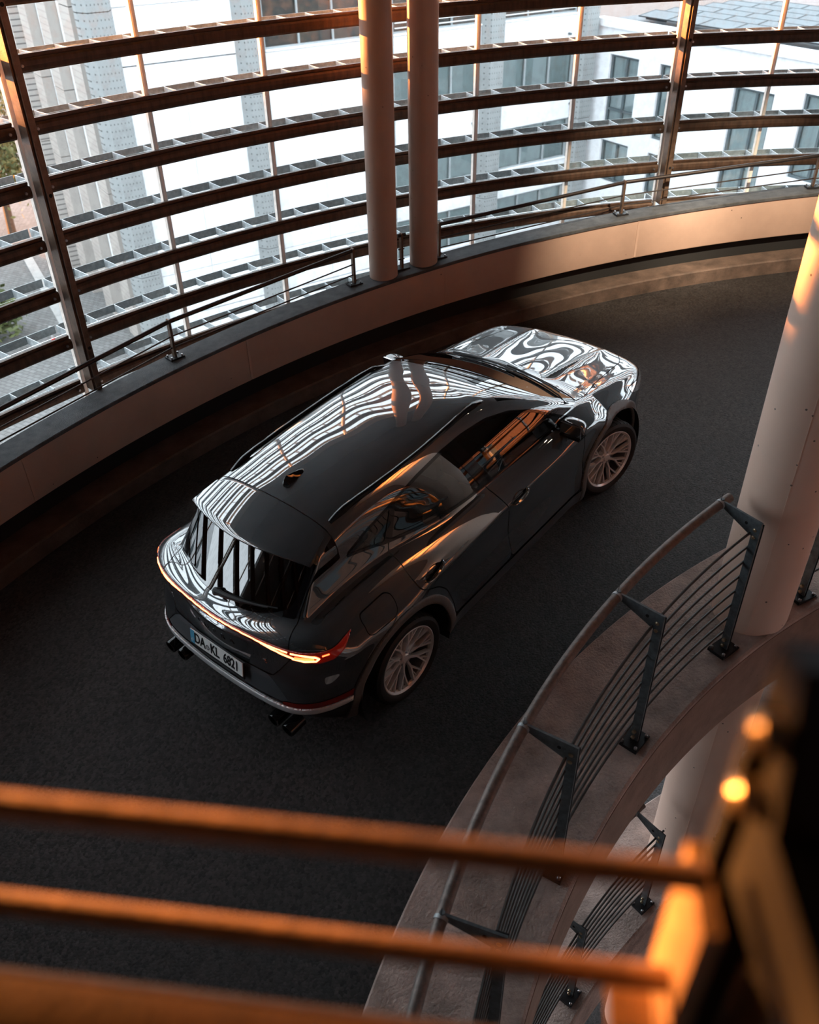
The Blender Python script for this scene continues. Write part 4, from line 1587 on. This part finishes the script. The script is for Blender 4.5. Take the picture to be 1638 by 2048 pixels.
Fs += [tuple(range(m5)), tuple(len(Vs) - m5 + k for k in range(m5 - 1, -1, -1))]
sp.add(Vs, Fs)
sp.obj('spoiler_lip', 'paint', tg, True, 40)

# ---- wheel wells
for cx, cz, ri, ro in ARCH:
    for s in (-1, 1):
        mb = MB()
        n = 28
        V = []
        for k in range(n + 1):
            a = -.35 + (PI + .70) * k / n
            for yy in (.90, .50):
                V.append((cx + (ri + .012) * math.cos(a), s * yy, cz + (ri + .012) * math.sin(a)))
        F = [(2 * k, 2 * k + 2, 2 * k + 3, 2 * k + 1) for k in range(n)]
        V.append((cx, s * .50, cz))
        F += [(2 * k + 1, 2 * k + 3, len(V) - 1) for k in range(n)]
        mb.add(V, F)
        mb.obj('wheel_liner', 'seal_black', car)

# ---- wheels
RT, RR = .338, .258
def wheel_parts():
    ty = MB().lathe([(RR - .012, -.09), (RR + .004, -.108), (RR + .03, -.118), (RT - .030, -.120), (RT - .008, -.108), (RT, -.085), (RT, .085), (RT - .008, .108), (RT - .030, .120), (RR + .03, .118), (RR + .004, .108), (RR - .012, .09)], 96, 1)
    groove = MB()
    for k in range(44):
        a = 2 * PI * k / 44
        for s in (-1, 1):
            for (y0, y1, tw) in ((.02, .11, .05),):
                pts = [np.array([(RT + .0012) * math.cos(a + tw * t), s * (y0 + (y1 - y0) * t), (RT + .0012) * math.sin(a + tw * t)]) * np.array([1, 1, 1]) for t in np.linspace(0, 1, 3)]
                for p in pts[-1:]:
                    p[0] *= (RT - .008) / RT; p[2] *= (RT - .008) / RT
                groove.tube(pts, .0032, 4)
    rim = MB().lathe([(RR - .016, .10), (RR - .002, .112), (RR + .004, .110), (RR + .004, .104), (RR - .010, .095), (RR - .020, .075), (RR - .026, -.09), (RR - .022, -.09)], 72, 1)
    barrel = MB().lathe([(RR - .021, .082), (RR - .027, .02), (RR - .030, -.095)], 60, 1)
    disc = MB().lathe([(.06, .022), (.165, .022), (.165, -.002), (.06, -.002)], 48, 1)
    back = MB().lathe([(.001, -.03), (RR - .03, -.03)], 36, 1)
    spokes = []
    yf, yh = .104, .068                       # front face height at the rim and at the hub
    def bar(p0, p1, w0, w1, d0, d1):
        """tapering spoke from p0 to p1 = (radius,angle,y)"""
        V = []
        for (r, a, y), w, dp in ((p0, w0, d0), (p1, w1, d1)):
            c = np.array([r * math.cos(a), y, r * math.sin(a)])
            V.append((c, a, w, dp))
        A, B = V[0][0], V[1][0]
        t = B - A
        t /= np.linalg.norm(t)
        u = np.cross(t, (0, 1.0, 0)); u /= np.linalg.norm(u)
        out = []
        for c, a, w, dp in V:
            out += [c - u * w * .5, c + u * w * .5, c + u * w * .62 - np.array([0, dp * .35, 0]), c + u * w * .5 - np.array([0, dp, 0]), c - u * w * .5 - np.array([0, dp, 0]), c - u * w * .62 - np.array([0, dp * .35, 0])]
        F = [tuple(range(6))[::-1], tuple(range(6, 12))] + [(k, (k + 1) % 6, 6 + (k + 1) % 6, 6 + k) for k in range(6)]
        return out, F
    for k in range(10):
        a = 2 * PI * k / 10
        sw = .055 if k % 2 else -.055
        mb = MB()
        mb.add(*bar((.045, a - sw, yh), (.135, a + sw * .2, .082), .019, .013, .040, .036))
        mb.add(*bar((.128, a + sw * .2, .081), (RR - .006, a + .20, yf), .012, .0095, .036, .030))
        mb.add(*bar((.128, a + sw * .2, .081), (RR - .006, a - .17, yf), .012, .0095, .036, .030))
        mb.add(*bar((.178, a + .072, .090), (RR - .006, a + .045, yf - .008), .007, .007, .022, .020))
        spokes.append(mb)
    hub = MB().lathe([(.001, .082), (.028, .080), (.034, .072), (.060, .066), (.066, .050), (.066, .0), (.001, .0)], 40, 1)
    lugs = []
    for k in range(5):
        a = 2 * PI * (k + .5) / 5
        c = np.array([.050 * math.cos(a), .062, .050 * math.sin(a)])
        lugs.append(MB().cyl(c, c + np.array([0, .014, 0]), .009, 8))
    return ty, groove, rim, barrel, disc, back, spokes, hub, lugs
ty, groove, rim, barrel, disc_, back_, spokes, hub, lugs = wheel_parts()
WM = dict(tyre=(ty.mesh('tyre', True, True, 30), 'tyre'), tread=(groove.mesh('tread_groove'), 'seal_black'), rim=(rim.mesh('rim', True, True, 30), 'rim_silver'),
          rim_barrel=(barrel.mesh('rim_barrel', True), 'rim_barrel'), brake_disc=(disc_.mesh('brake_disc', True, True, 30), 'brake_steel'), hub_back=(back_.mesh('hub_back'), 'seal_black'),
          hub=(hub.mesh('hub', True, True, 30), 'rim_silver'))
for me_, mt_ in WM.values():
    mset(me_, mt_)
sp_me = [s_.mesh('spoke') for s_ in spokes]
for me_ in sp_me: mset(me_, 'rim_silver')
lug_me = [l_.mesh('wheel_nut') for l_ in lugs]
for me_ in lug_me: mset(me_, 'bolt_zinc')
STEER = math.radians(-13)
for wx in (0.0, 2.68):
    for s in (-1, 1):
        w = empty('wheel', (wx, s * .777, .335), None, car)
        rz = (PI if s < 0 else 0) + (STEER if wx > 1 else 0)
        w.rotation_euler = (0, 0, rz)
        t_ = link('tyre', WM['tyre'][0], None, w)
        for nm in ('rim', 'rim_barrel', 'brake_disc', 'hub_back', 'hub'):
            link(nm, WM[nm][0], None, w)
        g_ = link('tread_groove', WM['tread'][0], None, w)
        tag(g_, kind='stuff')
        for me_ in sp_me:
            link('spoke', me_, None, w)
        for me_ in lug_me:
            link('wheel_nut', me_, None, w)

# ---- roof rails, antenna
def top_point(x, y):
    a = np.linspace(1.7, .3, 700)
    f = body_f(np.c_[np.full(700, x), np.full(700, y), a])
    return np.array([x, y, a[np.argmax(f < 0)]])
for s in (-1, 1):
    xs = np.linspace(-.10, 1.48, 26)
    pts = []
    for x in xs:
        y = s * (.455 + .035 * math.sin(PI * np.clip((x + .1) / 1.58, 0, 1)))
        p = top_point(x, y)
        e = min((x + .10) / .16, (1.48 - x) / .16, 1.0)
        p[2] += .006 + .032 * math.sin(PI / 2 * max(e, 0))
        pts.append(p)
    V = []
    F = []
    for i, p in enumerate(pts):
        base = top_point(p[0], p[1])[2]
        lowz = p[2] - .020 if 2 < i < len(pts) - 3 else base - .004
        V += [(p[0], p[1] - .017, lowz), (p[0], p[1] + .017, lowz), (p[0], p[1] + .015, p[2] - .004), (p[0], p[1] + .006, p[2]), (p[0], p[1] - .006, p[2]), (p[0], p[1] - .015, p[2] - .004)]
    for i in range(len(pts) - 1):
        for k in range(6):
            F.append((i * 6 + k, i * 6 + (k + 1) % 6, (i + 1) * 6 + (k + 1) % 6, (i + 1) * 6 + k))
    F += [tuple(range(6)), tuple(len(V) - 6 + k for k in range(5, -1, -1))]
    mb = MB(); mb.add(V, F)
    mb.obj('roof_rail', 'gloss_black', car, True, 40)
# shark fin
fin = MB()
fx = np.linspace(-.045, .145, 12)
V = []
for x in fx:
    t = (x + .045) / .19
    h = .062 * (1 - t) ** .75 * min(1, (t + .03) * 6) + .004
    w = .034 * math.sqrt(max(0, 1 - (2 * t - 1) ** 4)) * .95 + .002
    z0 = top_point(x, 0)[2] - .003
    for (dy, dz) in ((-w, 0), (-w * .75, h * .30), (-w * .22, h * .85), (0, h), (w * .22, h * .85), (w * .75, h * .30), (w, 0)):
        V.append((x, dy, z0 + dz))
F = [(i * 7 + k, i * 7 + k + 1, (i + 1) * 7 + k + 1, (i + 1) * 7 + k) for i in range(11) for k in range(6)]
F += [tuple(range(7)), tuple(77 + k for k in range(6, -1, -1))]
fin.add(V, F)
fin.obj('roof_antenna', 'gloss_black', car, True, 50)

# ---- mirrors
for s in (-1, 1):
    root = np.array([2.06, s * .77, 1.0])
    mc = np.array([2.03, s * .885, 1.035])
    V = []; F = []
    nu, nv = 18, 12
    for i in range(nv + 1):
        th = PI * i / nv
        for k in range(nu):
            ph = 2 * PI * k / nu
            u = np.array([math.sin(th) * math.cos(ph), math.cos(th), math.sin(th) * math.sin(ph)])
            sx = .085 if u[0] > 0 else .030
            p = np.sign(u) * np.abs(u) ** .75
            V.append(mc + np.array([p[0] * sx, p[1] * .105, p[2] * (.070 - .012 * p[1] * s * 0)]))
    for i in range(nv):
        for k in range(nu):
            F.append((i * nu + k, i * nu + (k + 1) % nu, (i + 1) * nu + (k + 1) % nu, (i + 1) * nu + k))
    mb = MB(); mb.add(V, F)
    mi = mb.obj('wing_mirror', 'paint', car, True)
    MB().box(mc + np.array([-.032, 0, 0]), (.012, .175, .105)).obj('mirror_glass', 'chrome', mi)
    MB().tube([root + np.array([0, -s * .03, 0]), root + np.array([0, s * .03, .005]), mc + np.array([.02, -s * .03, -.055])], [.030, .026, .022], 10).obj('mirror_foot', 'gloss_black', mi, True)
    MB().box(mc + np.array([.0, 0, -.058]), (.10, .17, .02)).obj('mirror_lower_trim', 'gloss_black', mi)

# ---- door handles
for s in (-1, 1):
    for hx, hz in ((1.30, .885), (.335, .915)):
        p = side_point(hx, hz, s)
        pts = []
        for t in np.linspace(-1, 1, 13):
            q = side_point(hx + t * .105, hz + .012 * t, s)
            out = .004 + .030 * (1 - t * t) ** .5 if abs(t) < 1 else .0
            pts.append(q + np.array([0, s * out, 0]))
        ho = MB().tube(pts, [.006 + .008 * math.sqrt(max(0, 1 - t * t)) for t in np.linspace(-1, 1, 13)], 10).obj('door_handle', 'paint', car, True)
        cup = []
        for k in range(20):
            a = 2 * PI * k / 20
            q = side_point(hx + .095 * math.cos(a), hz - .006 + .036 * math.sin(a), s)
            cup.append(q + np.array([0, s * .0025, 0]))
        cen = side_point(hx, hz - .006, s) + np.array([0, s * .002, 0])
        mb = MB(); mb.add(cup + [cen], [(k, (k + 1) % 20, 20) for k in range(20)])
        mb.obj('handle_recess', 'gloss_black', ho)

# ---- wipers
def on_wind(u, v):
    """point on the windscreen: u across, v 0 at the bottom"""
    y = u
    x = 2.41 - .22 * y * y - .75 * v
    p = top_point(x, y)
    return p
for (y0, y1, v0, v1) in ((.50, -.16, .0, .10), (-.02, -.60, .0, .07)):
    pts = [on_wind(y0 + (y1 - y0) * t, v0 + (v1 - v0) * t) + np.array([.01, 0, .022]) for t in np.linspace(0, 1, 8)]
    wo = MB().tube(pts, [.011, .010, .009, .008, .008, .008, .007, .006], 6).obj('windscreen_wiper', 'plastic_black', car, True)
    pts = [on_wind(y0 - .08 + (y1 - y0 - .02) * t, v0 + .005 + (v1 - v0 + .02) * t) + np.array([-.01, 0, .012]) for t in np.linspace(0, 1, 8)]
    MB().tube(pts, .006, 6).obj('wiper_blade', 'seal_black', wo, True)
# rear wiper
def rear_pt(y, z, off):
    p = surf_point(y, z)
    return on_surface([p], off)[0]
a0, a1 = (0.035, 1.055), (-.36, 1.085)
pts = [rear_pt(a0[0] + (a1[0] - a0[0]) * t, a0[1] + (a1[1] - a0[1]) * t + .0 * t, .026 - .012 * t) for t in np.linspace(0, 1, 9)]
rw = MB().tube(pts, [.024, .020, .018, .016, .014, .010, .008, .007, .006], 8).obj('rear_wiper', 'plastic_black', car, True)
pts = [rear_pt(-.06 + (-.42 + .06) * t, 1.062 + .030 * t, .010) for t in np.linspace(0, 1, 7)]
MB().tube(pts, .005, 6).obj('wiper_blade', 'seal_black', rw, True)
p_ = rear_pt(.035, 1.055, .0)
n_ = body_n(np.array([p_]))[0]
MB().tube([p_, p_ + n_ * .035, p_ + n_ * .042], [.028, .028, .018], 14).obj('wiper_cap', 'plastic_black', rw, True)

# ---- number plate and lettering
def text_mesh(name, txt, size, depth=.0, bold=0.0):
    cu = bpy.data.curves.new(name, 'FONT')
    cu.body = txt
    cu.size = size
    cu.extrude = depth
    cu.offset = bold
    cu.align_x = 'CENTER'
    cu.align_y = 'CENTER'
    o = bpy.data.objects.new(name, cu)
    COL.objects.link(o)
    dg = bpy.context.evaluated_depsgraph_get()
    me = bpy.data.meshes.new_from_object(o.evaluated_get(dg))
    bpy.data.objects.remove(o)
    bpy.data.curves.remove(cu)
    return me
px = surf_point(0, .655)[0] - .016
plate = empty('number_plate', (px, 0, .652), None, car)
lean = math.radians(13)
plate.rotation_euler = (0, lean, 0)
# local axes: x backwards is -x, width along y
MB().box((0.004, 0, -.004), (.012, .532, .136)).obj('plate_frame', 'plate_black', plate)
MB().box((-.004, 0, .006), (.006, .520, .110)).obj('plate_panel', 'plate_white', plate)
MB().box((-.0075, .238, .006), (.002, .042, .108)).obj('country_strip', 'plate_blue', plate)
def put_text(txt, size, y, z, mat, parent, x, sx=1.0, name='lettering', depth=.0008, bold=0.0):
    me = text_mesh(name, txt, size, depth, bold)
    o = link(name, me, mat, parent)
    # text x -> -y (read from behind the car), text y -> z, text normal -> -x
    o.rotation_euler = Matrix(((0, 0, -1), (-1, 0, 0), (0, 1, 0))).to_euler()
    o.location = (x, y, z)
    o.scale = (sx, 1, 1)
    return o
put_text('DA', .110, .162, .006, 'plate_black', plate, -.0085, .72, bold=.0022)
put_text('KL', .110, .010, .006, 'plate_black', plate, -.0085, .72, bold=.0022)
put_text('6821', .110, -.150, .006, 'plate_black', plate, -.0085, .68, bold=.0022)
put_text('D', .030, .238, -.020, 'plate_white', plate, -.0095, .8)
MB().lathe([(.001, 0), (.019, 0), (.019, -.0012), (.001, -.0012)], 24, 0, (-.0075, .083, -.004)).obj('registration_seal', 'bumper_silver', plate)
MB().lathe([(.013, 0), (.019, 0), (.019, -.0016), (.013, -.0016)], 24, 0, (-.0075, .083, -.004)).obj('registration_seal_ring', 'sill_grey', plate)
LET = 'CUPRA'
for i, ch in enumerate(LET):
    y = .150 - i * .078
    zc_ = .835
    p = surf_point(y, zc_)
    put_text(ch, .055, y, zc_, 'letter_dark', tg, p[0] - .003, 1.15, 'letter', .003)
p = surf_point(-.40, .775)
put_text('VZ', .038, -.40, .775, 'letter_dark', tg, p[0] - .003, 1.1, 'letter', .0025)

# ---- exhausts
for s in (-1, 1):
    for y in (.47, .60):
        e = MB().lathe([(.034, -.035), (.047, -.035), (.050, -.025), (.050, .09), (.036, .09), (.034, -.03)], 24, 0, (-.855, s * y, .315))
        eo = e.obj('exhaust_tip', 'gloss_black', car, True, 40)
        MB().lathe([(.001, .02), (.036, .02)], 20, 0, (-.855, s * y, .315)).obj('exhaust_bore', 'hole_black', eo)
for y in (-.30, -.15, 0, .15, .30):
    MB().box((-.775, y, .335), (.10, .012, .10)).obj('diffuser_fin', 'plastic_black', car)

# ---- interior
def rbox(c, s, r=.05, lean=0.0):
    """rounded block"""
    mb = MB()
    nu, nv = 16, 10
    V = []
    for i in range(nv + 1):
        th = PI * i / nv
        for k in range(nu):
            ph = 2 * PI * k / nu
            u = np.array([math.sin(th) * math.cos(ph), math.sin(th) * math.sin(ph), math.cos(th)])
            p = np.sign(u) * np.abs(u) ** .35 * np.array(s) * .5
            p = np.array([p[0] + lean * p[2], p[1], p[2]])
            V.append(np.array(c) + p)
    F = [(i * nu + k, i * nu + (k + 1) % nu, (i + 1) * nu + (k + 1) % nu, (i + 1) * nu + k) for i in range(nv) for k in range(nu)]
    mb.add(V, F)
    return mb
for sx, ys in ((1.18, (-.36, .36)), (.32, (-.38, 0, .38))):
    for y in ys:
        st = empty('seat', (sx, y, .30), None, car)
        rbox((.10, 0, .18), (.50, .46, .20)).obj('seat_cushion', 'seat_leather', st, True)
        rbox((-.14, 0, .50), (.16, .46, .62), lean=-.28).obj('seat_backrest', 'seat_leather', st, True)
        rbox((-.25, 0, .89), (.10, .26, .19), lean=-.15).obj('headrest', 'seat_leather', st, True)
rbox((2.02, 0, .86), (.50, 1.38, .24)).obj('dashboard', 'interior_black', car, True)
th_ = [np.array([1.70 + .05 * math.sin(a), .36 + .18 * math.cos(a), .92 + .175 * math.sin(a)]) for a in np.linspace(0, 2 * PI, 28, endpoint=False)]
sw = MB().tube(th_, .015, 8, closed=True).obj('steering_wheel', 'interior_black', car, True)
MB().box((1.71, .36, .91), (.03, .30, .05)).obj('steering_spoke', 'interior_black', sw)
MB().box((.95, 0, .27), (3.0, 1.4, .04)).obj('cabin_floor', 'interior_black', car)
MB().box((-.33, 0, .93), (.55, 1.04, .02)).obj('parcel_shelf', 'interior_black', car)
for s in (-1, 1):
    rbox((1.62, s * .74, .82), (1.0, .09, .34)).obj('door_card', 'interior_black', car, True)
    rbox((.72, s * .74, .86), (.80, .09, .34)).obj('door_card', 'interior_black', car, True)

# ================================================================ near railing right in front of the camera
fg = empty('near_railing', (CAM[0] - .05, CAM[1] + .30, 10.35))
tag(fg, 'blurred orange sunlit steel railing with corner post right in front of the camera', 'railing')
FO = np.array([CAM[0] - .05, CAM[1] + .30, 10.35])
def fgp(x, y, z):
    return CAM + np.array([x, y, z]) - FO
def line_y(x, off=0.0):
    return .332 - .1325 * (x + .262) + off
ZB = [-.474, -.597, -.720, -.843, -.966, -1.089, -1.212]
XP = .168
for z in ZB:
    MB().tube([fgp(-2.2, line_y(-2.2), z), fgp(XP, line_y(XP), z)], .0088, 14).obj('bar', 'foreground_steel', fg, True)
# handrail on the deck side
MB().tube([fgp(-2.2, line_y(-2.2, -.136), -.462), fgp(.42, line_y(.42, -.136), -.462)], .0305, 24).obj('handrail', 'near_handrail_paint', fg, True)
ux = np.array([1, -.1325, 0]); ux /= np.linalg.norm(ux)
uy = np.array([.1325, 1, 0]); uy /= np.linalg.norm(uy)
ax = [ux, uy, (0, 0, 1)]
def fb(name, x, y, z, sx, sy, sz, mat='foreground_steel', parent=None):
    return MB().box(fgp(x, line_y(x) + y, z), (sx, sy, sz), ax).obj(name, mat, parent or fg)
# corner post: two flats with a gap, each 62 mm deep
post = fb('post', XP + .006, .010, -1.075, .012, .062, 1.15)
fb('post_flat', XP + .062, .010, -1.075, .012, .062, 1.15, 'foreground_steel', post)
fb('spacer', XP + .034, .030, -.86, .044, .012, 1.0, 'base_plate_steel', post)
# head bracket rising above the bars and reaching back to the handrail
mb = MB()
V = []
for sx in (XP + .022, XP + .052):
    for (yy, zz) in ((.045, -.40), (.045, -.325), (.018, -.318), (-.008, -.42), (-.12, -.44), (-.12, -.47), (-.012, -.52), (.045, -.53)):
        V.append(fgp(sx, line_y(sx) + yy, zz))
mb.add(V, [tuple(range(8))[::-1], tuple(range(8, 16))] + [(k, (k + 1) % 8, 8 + (k + 1) % 8, 8 + k) for k in range(8)])
br = mb.obj('head_bracket', 'base_plate_steel', post)
for (yy, zz) in ((.012, -.362), (.012, -.415)):
    a = fgp(XP + .024, line_y(XP) + yy, zz)
    MB().tube([a, a - ux * .016, a - ux * .020], [.0105, .0105, .006], 12).obj('bolt', 'bolt_brass', br, True)
    MB().tube([a + ux * .001, a - ux * .004], .014, 6).obj('nut', 'base_plate_steel', br)
# bars of the next bay turn away along the inner edge
for z in ZB:
    n = 30
    pts = []
    rs = []
    for k in range(n):
        t = k / (n - 1)
        x = XP + .07 + t * .42
        pts.append(fgp(x, line_y(x) - .06 * t * t, z))
        rs.append(.0105 if (k % 2 and z == ZB[0]) else .0085)
    MB().tube(pts, rs, 12).obj('bar', 'foreground_steel', fg, True)
fb('end_plate', XP - .020, .004, -.640, .030, .040, .006)
